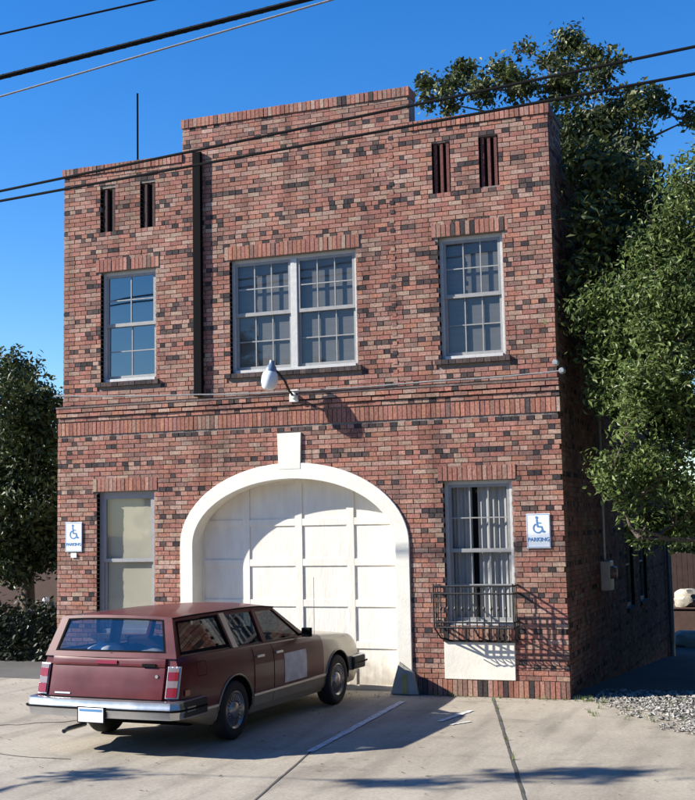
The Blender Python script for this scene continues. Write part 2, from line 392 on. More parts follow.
# belt: corbelled courses
def full(z0,z1): return [(XL-.07,XR+.03)]
lay(mb2, XL-.07, XR+.03, 3.975, 4.03, full, putY(YL-.01,.1), 1, dens=.3)
lay(mb2, XL-.07, XR+.03, 4.045, 4.10, full, putY(YL-.035,.12), 3)
lay(mb2, XL-.07, XR+.03, 4.115, 4.17, full, putY(YL-.05,.14), 2)
mb2.box(XL-.075,XR+.035,YL-.055,YU+.05,4.178,4.205,(.16,.12,.11))
mb.v, mb.f, mb.c, mb.mi = mb.v, mb.f, mb.c, mb.mi
o=len(mb.v); mb.v+=mb2.v; mb.f+=[tuple(i+o for i in f) for f in mb2.f]; mb.c+=mb2.c; mb.mi+=mb2.mi
# brick reveals of the openings (left and right sides, head)
def reveal(x,side,z0,z1,y0,y1):
    z=z0; r=0
    while z<z1-.03:
        a=y0+.012; b=y1
        for (p,q) in ([(a,b)] if r%2 else [(a,a+.09),(a+.1,b)]):
            if q-p>.02:
                if side>0: mb.box(x-.04,x+.0005,p,q,z,z+BH,bcol(R.random()<.12))
                else: mb.box(x-.0005,x+.04,p,q,z,z+BH,bcol(R.random()<.12))
        z+=PITCH; r+=1
for (a,b,c,d) in UP:
    reveal(a,1,c,d,YU+.085,YU+.2)
for (a,b,c,d) in LO: reveal(a,1,c,d,YL+.085,YL+.2)
front=mb.build('wall',M['brick'],station,fix=False)
# mortar body behind the brick faces
mo=MB()
def slab(x0,x1,z0,z1,holes,y0,y1):
    xs=sorted({x0,x1,*[h[0] for h in holes],*[h[1] for h in holes]})
    for i in range(len(xs)-1):
        a,b=xs[i],xs[i+1]; segs=[(z0,z1)]
        for h in holes:
            if h[0]<b-1e-6 and h[1]>a+1e-6: segs=cut(segs,h[2],h[3])
        for (s,e) in segs:
            mo.box(a,b,y0,y1,s,e)
E_=.012
slab(XL+.003,XR-.003,4.10,7.95,UP+VE,YU+.016,YU+.30)
slab(PC[0]+.003,PC[1]-.003,7.95,8.50,[],YU+.009,YU+.30)
# lower storey body: piers, and arch spandrels
ya,yb=YL+.016,YU+.295
slab(XL-.067,AX-AA+.06,0,4.10,[LO[0]],ya,yb)
slab(AX+AA-.06,XR-.009,0,4.10,[LO[1]],ya,yb)
n=24; aa,bb=AA-.06,AB-.06
for i in range(n):
    t0=PI-PI*i/n; t1=PI-PI*(i+1)/n
    xa,za=AX+aa*math.cos(t0),AZ+bb*math.sin(t0); xb,zb=AX+aa*math.cos(t1),AZ+bb*math.sin(t1)
    mo.prism([(xa,za),(xb,zb),(xb,4.10),(xa,4.10)],ya,yb)
mo.build('mortar_body',M['mortar'],station,fix=False)
# side wall (right) with its own bricks, parapet stepping down behind the front return
SW=[(5.9,6.9,.75,2.25),(7.75,8.85,.75,2.25),(5.9,6.9,4.5,6.2),(8.6,9.6,4.5,6.2)]
def free_side(z0,z1):
    top = DEP if z1<7.35 else 1.0-max(0,(z1-7.5))*.35
    iv=[(.06,top)]
    for (a,b,c,d) in SW:
        if z1>c+.01 and z0<d-.01: iv=cut(iv,a,b)
    return iv
ms=MB(); lay(ms,.06,DEP,.01-14*PITCH,7.95,free_side,putX(0.,.09),1,dens=.05)
soldier_y=.1
ms.build('side_wall',M['brick'],station,fix=False)
mo=MB()
def slabx(x0,x1,y0,y1,z0,z1,holes):
    ys=sorted({y0,y1,*[h[0] for h in holes],*[h[1] for h in holes]})
    for i in range(len(ys)-1):
        a,b=ys[i],ys[i+1]; segs=[(z0,z1)]
        for h in holes:
            if h[0]<b-1e-6 and h[1]>a+1e-6: segs=cut(segs,h[2],h[3])
        for (s,e) in segs: mo.box(x0,x1,a,b,s,e)
slabx(-.30,-.009,.302,DEP,0,7.36,SW)
mo.box(-.30,-.005,.302,DEP,-1.0,-.002)
mo.box(-.30,-.009,.302,.98,7.362,7.93)
mo.box(XL-.0,XL+.30,.302,DEP,0,7.36)
mo.box(XL+.302,-.302,DEP-.3,DEP,0,7.36)
mo.box(XL+.302,-.302,.302,DEP-.302,7.0,7.2)
mo.build('rear_body',M['mortar'],station,fix=False)
for bx_ in ((-.32,.02,1.0,DEP+.02,7.362,7.42),(XL-.02,XL+.32,.32,DEP+.02,7.362,7.42),(-.32,.018,.305,1.0,7.935,8.0)):
    cp=MB(); cp.box(*bx_); cp.build('coping',M['roofing'],station)
for (a,b,c,d) in SW:
    wn=MB(); wn.box(-.12,-.06,a,b,c,c+.07); wn.box(-.12,-.06,a,b,d-.07,d); wn.box(-.12,-.06,a,a+.06,c+.07,d-.07); wn.box(-.12,-.06,b-.06,b,c+.07,d-.07)
    wn.box(-.115,-.065,a+.06,b-.06,(c+d)/2-.02,(c+d)/2+.02)
    wo_=wn.build('window',M['greyframe'],station)
    g=MB(); g.box(-.10,-.094,a+.06,b-.06,c+.07,(c+d)/2-.02); g.box(-.10,-.094,a+.06,b-.06,(c+d)/2+.02,d-.07); g.build('pane',M['glass'],wo_)
    g=MB(); g.box(-.20,-.19,a,b,c,d); g.build('blind',M['dark'],wo_)
    g=MB(); g.box(-.05,.04,a-.05,b+.05,c-.07,c-.002); g.build('sill',M['stone'],wo_)

# windows on the front
def sash(mf,x0,x1,z0,z1,y,cols,rows,st=.042,mu=.016):
    mf.box(x0,x1,y,y+.035,z0,z0+st*1.25); mf.box(x0,x1,y,y+.035,z1-st,z1)
    mf.box(x0,x0+st,y,y+.035,z0+st*1.25,z1-st); mf.box(x1-st,x1,y,y+.035,z0+st*1.25,z1-st)
    for i in range(1,cols):
        x=x0+st+(x1-x0-2*st)*i/cols; mf.box(x-mu/2,x+mu/2,y+.006,y+.03,z0+st*1.25,z1-st)
    for j in range(1,rows):
        z=z0+st*1.25+(z1-z0-st*2.25)*j/rows
        for i in range(cols):
            a=x0+st+(x1-x0-2*st)*i/cols+(mu/2 if i else 0); b=x0+st+(x1-x0-2*st)*(i+1)/cols-(mu/2 if i<cols-1 else 0)
            mf.box(a,b,y+.007,y+.029,z-mu/2,z+mu/2)
    return (x0+st,x1-st,z0+st*1.25,z1-st,y+.018)
def window(x0,x1,z0,z1,yf,units=1,mat='frame',blind='blind',glass='glass',label=None,rows=2,cols=3,sillz=True,blindtop=0.,casing=.05):
    mf=MB(); y=yf+.09
    mf.box(x0,x0+casing,y,y+.12,z0,z1); mf.box(x1-casing,x1,y,y+.12,z0,z1)
    mf.box(x0+casing,x1-casing,y,y+.12,z1-casing,z1); mf.box(x0+casing,x1-casing,y-.03,y+.12,z0,z0+casing)
    mul=.10
    W=(x1-x0-2*casing-(units-1)*mul)/units
    sf=MB(); gl=MB()
    for u in range(units):
        a=x0+casing+u*(W+mul); b=a+W
        if u: mf.box(a-mul,a,y-.01,y+.12,z0+casing,z1-casing)
        zm=(z0+z1)/2+.02
        p=sash(sf,a,b,zm-.02,z1-casing,y+.004,cols,rows); q=sash(sf,a,b,z0+casing,zm+.02,y+.036,cols,rows)
        for r_ in (p,q): gl.add([(r_[0],r_[4],r_[2]),(r_[1],r_[4],r_[2]),(r_[1],r_[4],r_[3]),(r_[0],r_[4],r_[3])],[(0,1,2,3)])
    wd=mf.build('window',M[mat],station,bevel=.004)
    if label: wd['label']=label
    sf.build('sash',M['sash'] if mat=='frame' else M[mat],wd); gl.build('pane',M[glass],wd,fix=False)
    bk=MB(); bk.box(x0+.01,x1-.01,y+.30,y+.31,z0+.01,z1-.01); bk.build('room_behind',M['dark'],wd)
    if blind=='curtain':
        cu=MB(); n=30
        for (a,b) in ((x0+.06,x0+.36),(x0+.44,x1-.06),):
            vs=[];fs=[]
            for i in range(n+1):
                x=a+(b-a)*i/n; yy=y+.098+.016*math.sin(i*1.15)+.01*math.sin(i*.47)
                vs+=[(x,yy,z0+.06),(x,yy,z1-.06)]
            for i in range(n): fs.append((2*i,2*i+2,2*i+3,2*i+1))
            cu.add(vs,fs)
        c_=cu.build('curtain',M['curtain'],wd,smooth=60,fix=False)
    elif blind:
        bl=MB(); n=int((z1-z0-.1)/.03); zt=z1-.055
        if blind=='blind':
            for k in range(n):
                zz=zt-.03*k
                bl.add([(x0+.055,y+.077,zz-.0305),(x1-.052,y+.077,zz-.0305),(x1-.052,y+.079,zz),(x0+.052,y+.079,zz)],[(0,1,2,3)])
        else: bl.box(x0+.055,x1-.055,y+.073,y+.078,z0+.05+blindtop,zt)
        bl.build('blind',M[blind],wd)
    if sillz:
        s_=MB(); x=x0-.07
        while x<x1+.05:
            e=min(x+.10,x1+.07); s_.box(x,e-.006,yf-.045+R.uniform(-.004,.004),yf+.098,z0-.07,z0-.004,bcol(True)); x+=.10
        s_.build('sill',M['brick'],wd)
    return wd
window(*UP[0],YU,blind=None,glass='glass_sky',label='upper window with clear panes reflecting blue sky',cols=2)
window(*UP[1],YU,units=2,label='wide upper window of two sashed units with a white post between')
window(*UP[2],YU,label='upper window with grey blinds')
window(*LO[0],YL,mat='greyframe',blind='blind_cream',label='lower window closed with a cream blind',cols=1,rows=1,casing=.07)
window(*LO[1],YL,blind='curtain',label='lower window with white curtain behind the railing',cols=3,sillz=False)

# vents: recess with upright brick fins
for k,(a,b,c,d) in enumerate(VE):
    v=MB(); v.box(a-.0,b+.0,YU+.15,YU+.16,c,d,(.015,.013,.013))
    nb_=2 if k<2 else 3
    for i in range(nb_):
        xx=a+(b-a)*(i+.5+(.15 if k<2 else 0))/nb_; v.box(xx-.021,xx+.021,YU+.03,YU+.10,c,d,(.13,.055,.05) if k>1 else (.07,.045,.045))
    v.build('vent',M['brick'],station)

# arched surround with keystone
def arch_pts(a,b,n=40): return [(AX+a*math.cos(PI-PI*i/n),AZ+b*math.sin(PI-PI*i/n)) for i in range(n+1)]
po=[(AX-AA,0.)]+arch_pts(AA,AB)+[(AX+AA,0.)]; pi_=[(AX-IA,0.)]+arch_pts(IA,IB)+[(AX+IA,0.)]
ab=MB(); vs=[]; fs=[]; y0,y1=YL-.025,.245
for (p,q) in zip(po,pi_): vs+=[(p[0],y0,p[1]),(q[0],y0,q[1]),(q[0],y1,q[1]),(p[0],y1,p[1])]
for i in range(len(po)-1):
    for k in range(4): fs.append((4*i+k,4*i+(k+1)%4,4*(i+1)+(k+1)%4,4*(i+1)+k))
fs+= [(0,1,2,3),tuple(4*(len(po)-1)+k for k in (3,2,1,0))]
ab.add(vs,fs); arch=ab.build('arch_surround',M['white'],station,smooth=35,bevel=.008)
ks=MB(); ks.prism([(-4.055,3.12),(-3.715,3.12),(-3.70,3.64),(-4.07,3.64)],YL-.029,.05); ks.build('keystone',M['white'],arch,bevel=.004)
# garage door: panelled leaves
gd=MB(); YD=.235
cols=[AX-IA-.02,-4.72,-3.88,-3.06,AX+IA+.02]
gd.box(cols[0],cols[-1],YD+.018,YD+.07,-.05,2.99)
def stile(a,b,z0,z1,y=YD): gd.box(a,b,y,YD+.034,z0,z1)
zr=[.02,.62,1.20,1.78,2.36,2.97]
for i,x in enumerate(cols):
    a,b=(x-.055,x+.055)
    if i==3: a,b=x-.075,x+.035
    gd.box(a,b,YD,YD+.0175,.0,2.98)
for j,z in enumerate(zr):
    for i in range(4):
        xa=cols[i]+(.055 if i!=3 else .035); xb=cols[i+1]-(.055 if i!=2 else .075)
        gd.box(xa,xb,YD+.002,YD+.0175,max(0,z-.05),z+.05)
door=gd.build('garage_door',M['door_white'],station,bevel=.004)
nt=M['door_white'].node_tree; L=nt.links.new; b=[n for n in nt.nodes if n.type=='BSDF_PRINCIPLED'][0]; src=b.inputs['Base Color'].links[0].from_socket
tc=N(nt,'ShaderNodeTexCoord'); sx=N(nt,'ShaderNodeSeparateXYZ'); L(tc.outputs['Object'],sx.inputs[0]); nn=N(nt,'ShaderNodeTexNoise',i_Scale=7.,i_Detail=5.); L(tc.outputs['Object'],nn.inputs['Vector'])
ma=N(nt,'ShaderNodeMath',operation='MULTIPLY_ADD'); L(nn.outputs['Fac'],ma.inputs[0]); ma.inputs[1].default_value=-.9; L(sx.outputs['Z'],ma.inputs[2])
mr=N(nt,'ShaderNodeMapRange'); mr.inputs['From Min'].default_value=-.35; mr.inputs['From Max'].default_value=.02; mr.inputs['To Min'].default_value=.6; mr.inputs['To Max'].default_value=0.; L(ma.outputs[0],mr.inputs['Value'])
mx=N(nt,'ShaderNodeMix',data_type='RGBA'); L(mr.outputs[0],mx.inputs[0]); L(src,mx.inputs[6]); mx.inputs[7].default_value=(.30,.25,.19,1); L(mx.outputs[2],b.inputs['Base Color'])
g=MB(); g.box(AX-IA,AX+IA,YD-.01,YD+.07,-.05,-.001+.02); g.build('threshold',M['guard'],door)

# white panel below the right window and the brick ledge above it
g=MB(); g.box(-1.65,-.68,YL-.02,YL+.06,.22,.715); g.build('panel',M['white'],station,bevel=.006)
g=MB(); soldier(g,-1.64,-.65,.745,.925,YL-.035,.2,.3)
g.box(-1.66,-.64,YL-.05,YL+.1,.722,.742,(.02,.02,.02)); g.build('ledge',M['brick'],station)
# iron window guard (shallow balcony)
gd=MB(); bx0,bx1,by0,by1,bz0,bz1=-1.70,-.62,YL-.30,YL+.0,.925,1.47
def bar(p,q,r=.011): gd.tube([p,q],r,6)
for z_ in (bz0,bz0+.07,bz1-.10,bz1):
    r=.014
    bar((bx0,by0,z_),(bx1,by0,z_),r); bar((bx0,by0,z_),(bx0,by1,z_),r); bar((bx1,by0,z_),(bx1,by1,z_),r)
nb=11
for i in range(nb+1):
    x=bx0+(bx1-bx0)*i/nb
    bar((x,by0,bz0),(x,by0,bz1+(.03 if i in (0,nb) else 0)),.012 if i in (0,nb) else .0085)
    if 0<i<nb:   # twisted collar and a curl near the foot
        gd.tube([(x,by0,bz0+.22),(x,by0,bz0+.25),(x,by0,bz0+.28)],[.010,.019,.010],6)
        gd.tube([(x,by0,bz0),(x,by0-.035,bz0-.05),(x,by0-.01,bz0-.10),(x,by0+.06,bz0-.12)],.008,5)
for y_ in (by0+.1,by0+.2):
    for x in (bx0,bx1): bar((x,y_,bz0),(x,y_,bz1),.0085)
for x in (bx0,bx1,(bx0+bx1)/2): bar((x,by0,bz0),(x,by1+.02,bz0-.17),.013)
gd.build('window_guard',M['iron'],station)
# downspout in the joint left of the centre bay
g=MB(); g.box(-5.415,-5.275,-.075,-.006,4.25,7.98)
g.build('downspout',M['black'],station,bevel=.01)
# roof mast
g=MB(); g.tube([(-6.66,.45,7.2),(-6.665,.45,9.26)],.016,8); g.build('roof_mast',M['wire'],station)
# fixtures on the side wall
g=MB(); g.box(.002,.16,2.95,3.32,1.22,1.68); mtr=g.build('meter_box',M['galv'],station,bevel=.015)
g=MB(); g.lathe([(0,.24),(.08,.24),(.10,.20),(.10,.162)],16,Matrix.Translation((0,3.13,1.5))@Matrix.Rotation(PI/2,4,'Y')); g.build('meter',M['clearlens'],mtr)
g=MB(); g.tube([(.06,3.1,1.68),(.06,3.1,4.3)],.03,8); g.build('conduit',M['galv'],station)
g=MB(); g.tube([(.08,12.3,-.75),(.08,12.3,7.3)],.06,10); g.build('side_downspout',M['galv'],station)

# ------------------------------------------------------------------ things on the facade
def cable(name, pts, r, mat, label, cat, group=None, sag=0., n=24):
    g=MB(); P=[]
    for i in range(len(pts)-1):
        a,b=Vector(pts[i]),Vector(pts[i+1])
        for k in range(n+(1 if i==len(pts)-2 else 0)):
            t=k/n; p=a.lerp(b,t); p.z-=4*sag*t*(1-t); P.append(p)
    g.tube(P,r,6); return tag(g.build(name,M[mat],smooth=60),label,cat,group)
cable('wall_cable',[(-7.82,-.115,4.385),(-5.3,-.10,4.27),(-3.8,-.11,4.235),(-1.7,-.10,4.255),(.05,-.115,4.285)],.013,'cable','thin grey cable clipped along the brick ledge between the storeys','cable',sag=.012)
for x,z_,lb in ((.02,4.40,'upper pale insulator on the right corner of the brick facade'),(.10,4.285,'lower pale insulator on the right corner of the brick facade, at the cable end')):
    ob=empty('insulator',(x,-.06,z_),label=lb,cat='insulator',group='insulators on the corner')
    g=MB(); m4=Matrix.Rotation(PI/2,4,'X'); g.lathe([(0,.14),(.03,.14),(.042,.12),(.03,.10),(.045,.07),(.03,.04),(.03,0)],12,m4); g.build('porcelain_body',M['galv'],ob,smooth=40)
    g=MB(); g.tube([(0,0,0),(0,.07,0)],.01,6); g.build('pin',M['iron'],ob)
# flood lamp on an arm
lp=empty('wall_lamp',(-3.79,-.09,4.17),label='white outdoor lamp on a bent arm above the arched door',cat='lamp')
g=MB(); g.box(-.07,.07,0,.045,-.09,.09); g.tube([(0,.0,0),(0,-.05,0)],.05,12); g.build('mount_plate',M['porcelain'],lp,bevel=.01)
g=MB(); g.tube([(0,-.03,.0),(.0,-.16,.06),(-.02,-.27,.19),(-.09,-.32,.30),(-.14,-.34,.35)],.017,8); g.build('arm',M['iron'],lp,smooth=60)
hd=MB(); dr=Vector((-.12,-.10,-1.)).normalized()
m4=Matrix.Translation((-.185,-.345,.42))@Matrix.Scale(.86,4)@dr.to_track_quat('Z','Y').to_matrix().to_4x4()
hd.lathe([(0,-.07),(.045,-.07),(.05,-.0),(.075,.02),(.10,.09),(.105,.13),(0,.13)],18,m4); hdo=hd.build('lamp_head',M['lampmetal'],lp,smooth=50)
g=MB(); g.lathe([(.104,.12),(.125,.15),(.14,.22),(.135,.30),(.115,.38),(.07,.425),(0,.43)],18,m4); g.build('lamp_shade',M['lampglass'],lp,smooth=60)

def text_mesh(txt, size, mat, parent, loc, rot, name='lettering', ext=.001):
    cu=bpy.data.curves.new('t','FONT'); cu.body=txt; cu.size=size; cu.align_x='CENTER'; cu.align_y='CENTER'; cu.extrude=ext; cu.offset=.0015
    to=bpy.data.objects.new('t',cu); C.objects.link(to); dg=bpy.context.evaluated_depsgraph_get()
    me=bpy.data.meshes.new_from_object(to.evaluated_get(dg)); bpy.data.objects.remove(to)
    me.materials.clear(); me.materials.append(mat); o=bpy.data.objects.new(name,me); C.objects.link(o); o.parent=parent; o.location=loc; o.rotation_euler=rot
    return o
def parking_sign(x0,x1,z0,z1,label,tilt=0.):
    W,H=x1-x0,z1-z0
    ob=empty('parking_sign',((x0+x1)/2,YL-.015,(z0+z1)/2),label=label,cat='sign',group='wheelchair parking signs')
    ob.rotation_euler=(0,tilt,0)
    g=MB(); g.box(-W/2,W/2,-.004,.002,-H/2,H/2); g.build('plate',M['signwhite'],ob)
    y=-.007; g=MB()
    def ring(cx,cz,r0,r1,a0,a1,n=22):
        vs=[];fs=[]
        for i in range(n+1):
            t=a0+(a1-a0)*i/n; vs+=[(cx+r0*math.cos(t),y,cz+r0*math.sin(t)),(cx+r1*math.cos(t),y,cz+r1*math.sin(t))]
        for i in range(n): fs.append((2*i,2*i+1,2*i+3,2*i+2))
        g.add(vs,fs)
    def stroke(p,q,w):
        d=Vector((q[0]-p[0],q[1]-p[1])).normalized(); nx,nz=-d.y*w/2,d.x*w/2
        g.add([(p[0]+nx,y,p[1]+nz),(q[0]+nx,y,q[1]+nz),(q[0]-nx,y,q[1]-nz),(p[0]-nx,y,p[1]-nz)],[(0,1,2,3)])
    s=H/.45
    ring(-.005*s,.035*s,.05*s,.068*s,math.radians(115),math.radians(345))
    ring(-.018*s,.172*s,0,.019*s,0,2*PI)
    stroke((-.018*s,.150*s),(-.010*s,.055*s),.022*s); y-=.0004
    stroke((-.016*s,.105*s),(.04*s,.100*s),.014*s); stroke((-.014*s,.055*s),(.045*s,.052*s),.020*s); y-=.0004
    stroke((.040*s,.060*s),(.065*s,-.02*s),.020*s); y-=.0004; stroke((.058*s,-.018*s),(.09*s,-.006*s),.016*s)
    g.build('wheelchair_symbol',M['signblue'],ob,fix=False)
    text_mesh('PARKING',.066*s*W/.30,M['signblue'],ob,(0,-.006,-.115*s),(PI/2,0,0))
    g=MB(); y=-.0065
    for (a,b,c,d) in ((-W/2+.012,W/2-.012,H/2-.016,H/2-.011),(-W/2+.012,W/2-.012,-H/2+.011,-H/2+.016),(-W/2+.007,-W/2+.012,-H/2+.011,H/2-.011),(W/2-.012,W/2-.007,-H/2+.011,H/2-.011)):
        g.add([(a,y,c),(b,y,c),(b,y,d),(a,y,d)],[(0,1,2,3)])
    g.build('border',M['signblue'],ob,fix=False)
    return ob
parking_sign(-.47,-.155,1.955,2.41,'white and blue wheelchair parking sign on the brick right of the curtained window')
sg=parking_sign(-7.64,-7.35,1.98,2.43,'white and blue wheelchair parking sign beside the cream blind window, small tag below it',.0)
g=MB(); g.box(-.05,.05,-.004,.002,-.315,-.245); g.build('tag_plate',M['signwhite'],sg)

# jamb guard at the door's right foot
jg=MB(); jx=-2.42
jg.add([(jx,-.10,0),(jx+.40,-.10,0),(jx+.40,.20,0),(jx,.20,0),(jx+.13,-.09,.44),(jx+.33,-.08,.30),(jx+.33,.0,.30),(jx+.13,.02,.44)],[(0,3,2,1),(4,5,6,7),(0,1,5,4),(1,2,6,5),(2,3,7,6),(3,0,4,7)])
jo=tag(jg.build('jamb_guard',M['guard'],bevel=.012),'grey concrete wedge with a yellow stripe at the foot of the arched door','guard')
g=MB(); g.add([(jx+.18,-.104,.01),(jx+.25,-.104,.01),(jx+.245,-.095,.27),(jx+.185,-.095,.27)],[(0,1,2,3)]); g.build('stripe',M['yellow'],jo)

# ------------------------------------------------------------------ ground
g=MB(); xs_=[-300,-6,-.2,300]; ys_=[-300,1.,14.,60.,500]
zz_=[[-.012]*5,[-.012]*5,[-.012,-.012,-.85,-.95,-.95],[-.012,-.012,-.85,-.95,-.95]]
g.add([(x,y,zz_[i][j]) for i,x in enumerate(xs_) for j,y in enumerate(ys_)],[(i*5+j,(i+1)*5+j,(i+1)*5+j+1,i*5+j+1) for i in range(3) for j in range(4)])
tag(g.build('ground',M['asphalt']),kind='structure')
def sheet(name,pts,z,mat):
    g=MB(); g.add([(x,y,z) for x,y in pts],[tuple(range(len(pts)))]); return tag(g.build(name,M[mat]),kind='structure')
sheet('pavement',[(-26,-18),(12,-18),(12,-5),(2.0,-1.9),(.45,.35),(-8.2,.35),(-26,.9)],-.006,'concrete')
def strip(name,p,q,w,z,mat,wob=.012,n=24):
    p=Vector(p); q=Vector(q); d=(q-p).normalized(); nn=Vector((-d.y,d.x)); g=MB(); vs=[];fs=[]
    for i in range(n+1):
        c=p.lerp(q,i/n)+nn*R.uniform(-wob,wob); ww=w/2*R.uniform(.82,1.18); a=c+nn*ww; b=c-nn*ww; vs+=[(a.x,a.y,z),(b.x,b.y,z)]
    for i in range(n): fs.append((2*i,2*i+1,2*i+3,2*i+2))
    g.add(vs,fs); return tag(g.build(name,M[mat]),kind='structure')
strip('pavement_joint',(-.98,-.12),(.62,-5.6),.034,-.002,'joint',.004)
strip('pavement_joint',(.62,-5.6),(1.6,-9),.034,-.002,'joint',.004)
strip('pavement_joint',(-1.93,-4.0),(-1.2,-8.2),.022,-.002,'joint',.004)
strip('pavement_joint',(-7.4,-4.6),(-5.3,-3.0),.03,-.002,'joint',.05)
strip('pavement_joint',(-9.5,-5.0),(-4.1,-5.3),.02,-.002,'joint',.03)
strip('parking_line',(-1.88,-4.3),(-2.05,-.7),.09,.002,'line',.003)
strip('parking_line',(-1.13,-2.15),(-.98,-1.25),.075,.002,'line',.006,12)
strip('parking_line',(-.93,-2.35),(-.78,-2.05),.05,.002,'line',.01,6)
# gravel
g=MB()
for i in range(8000):
    while True:
        x=R.uniform(.1,4.2); y=R.uniform(-3.6,1.0)
        e=(x-.25)-(-y)*.62+.35*noise.noise(Vector((x*1.3,y*1.3,3)))
        if e>0 and (y<.2 or x>.3): break
        if R.random()<.004: break
    if e<.7 and R.random()>.25+e: continue
    r=R.uniform(.010,.028)*(1.0 if R.random()<.93 else 1.5)
    k=R.uniform(.22,.78); c=(k,k*.98,k*.94)
    ax=[r*R.uniform(.7,1.3) for _ in range(3)]; a=R.uniform(0,PI)
    vs=[]
    for (X,Y,Z) in ((1,0,0),(-1,0,0),(0,1,0),(0,-1,0),(0,0,1),(0,0,-1)):
        X*=ax[0]*R.uniform(.8,1.2);Y*=ax[1];Z=Z*ax[2]*.6
        vs.append((x+X*math.cos(a)-Y*math.sin(a)+R.uniform(-.2,.2)*r,y+X*math.sin(a)+Y*math.cos(a),Z+r*.3))
    g.add(vs,[(0,2,4),(2,1,4),(1,3,4),(3,0,4),(2,0,5),(1,2,5),(3,1,5),(0,3,5)],c)
tag(g.build('gravel',M['gravel'],fix=False),'loose pale gravel spilling over the concrete at the right corner','gravel',kind='stuff')
# dead leaves and grit on the pavement
g=MB()
for i in range(420):
    x=R.uniform(-9,4); y=R.uniform(-7.5,-.1)
    if R.random()<.5: y=-abs(R.gauss(0,.25))-.06
    s=R.uniform(.008,.028); a=R.uniform(0,PI); k=R.uniform(.5,1.4)
    g.add([(x+s*math.cos(a),y+s*math.sin(a),.0),(x-s*.4*math.sin(a),y+s*.4*math.cos(a),.006),(x-s*math.cos(a),y-s*math.sin(a),.003),(x+s*.4*math.sin(a),y-s*.4*math.cos(a),.008)],[(0,1,2,3)],(.35*k,.26*k,.16*k))
tag(g.build('leaf_litter',M['gravel'],fix=False),'small dry leaves and grit scattered on the concrete','leaf litter',kind='stuff')

# weeds along the foot of the wall and in the joints
g=MB(); rw=random.Random(4)
spots=[(rw.uniform(-1.9,.1),-.10-abs(rw.gauss(0,.03))) for _ in range(16)]+[(rw.uniform(.05,.5),rw.uniform(-.3,.2)) for _ in range(14)]+[(lerp_,-0.12-(lerp_+.98)*3.42) for lerp_ in (-.9,-.72,-.45,-.1,.2)]+[(rw.uniform(.4,3),rw.uniform(-1.6,.2)) for _ in range(26)]
for (x,y) in spots:
    for _ in range(rw.randint(5,12)):
        a=rw.uniform(0,2*PI); h=rw.uniform(.02,.085); d=rw.uniform(.01,.05); w_=.004
        p=Vector((x+rw.gauss(0,.015),y+rw.gauss(0,.015),-.004)); q=p+Vector((math.cos(a)*d,math.sin(a)*d,h)); sd=Vector((-math.sin(a),math.cos(a),0))*w_
        t=rw.uniform(.3,1); g.add([p-sd,p+sd,q],[(0,1,2)],(t,t,t))
tag(g.build('weeds',M['leaf_near'],fix=False),'small grassy weeds along the foot of the wall and among the gravel','weeds',kind='stuff')

# ------------------------------------------------------------------ overhead wires
def inv(px,py,Y):
    d=fw2+r3*((px-347.5)/F)+u3*((400-py)/F); t=(Y-CP.y)/d.y; return CP+d*t
def wire(p,q,Y,r,label,grp='overhead wires',mat='wire',sag=.0,ext=.35):
    a,b=inv(*p,Y),inv(*q,Y); d=b-a; a2=a-d*ext; b2=b+d*ext
    return cable('power_line',[tuple(a2),tuple(b2)],r,mat,label,'wire',grp,sag,40)
wire((6,190),(689,48),-3.2,.017,'upper thin black wire of the pair crossing in front of the brick parapet')
wire((6,200),(689,75),-3.2,.017,'lower thin black wire of the pair crossing in front of the brick parapet')
wire((6,76),(285,5),-4.2,.030,'thick twisted black cable in the sky at top left',ext=.6)
wire((6,95),(205,37),-4.2,.011,'thin grey wire just below the thick cable at top left',mat='cable',ext=.6)
wire((6,33),(122,7),-4.6,.012,'topmost thin wire in the sky at top left corner',ext=1.)
# lashing wrapped round the thick cable so it reads as twisted
a,b=inv(6,76,-4.2),inv(285,5,-4.2); d=b-a; a=a-d*.1; L_=(b-a).length; dd=(b-a).normalized(); n1=dd.cross(Vector((0,1,0))).normalized(); n2=dd.cross(n1)
g=MB(); pts=[]
k=int(L_/.02)
for i in range(k):
    s=i*.02; an=s*2*PI/.16; pts.append(a+dd*s+(n1*math.cos(an)+n2*math.sin(an))*.030)
g.tube(pts,.006,5); tag(g.build('lashing_wire',M['wire'],smooth=60),'thin wire wound round the thick black cable at top left','wire','overhead wires')

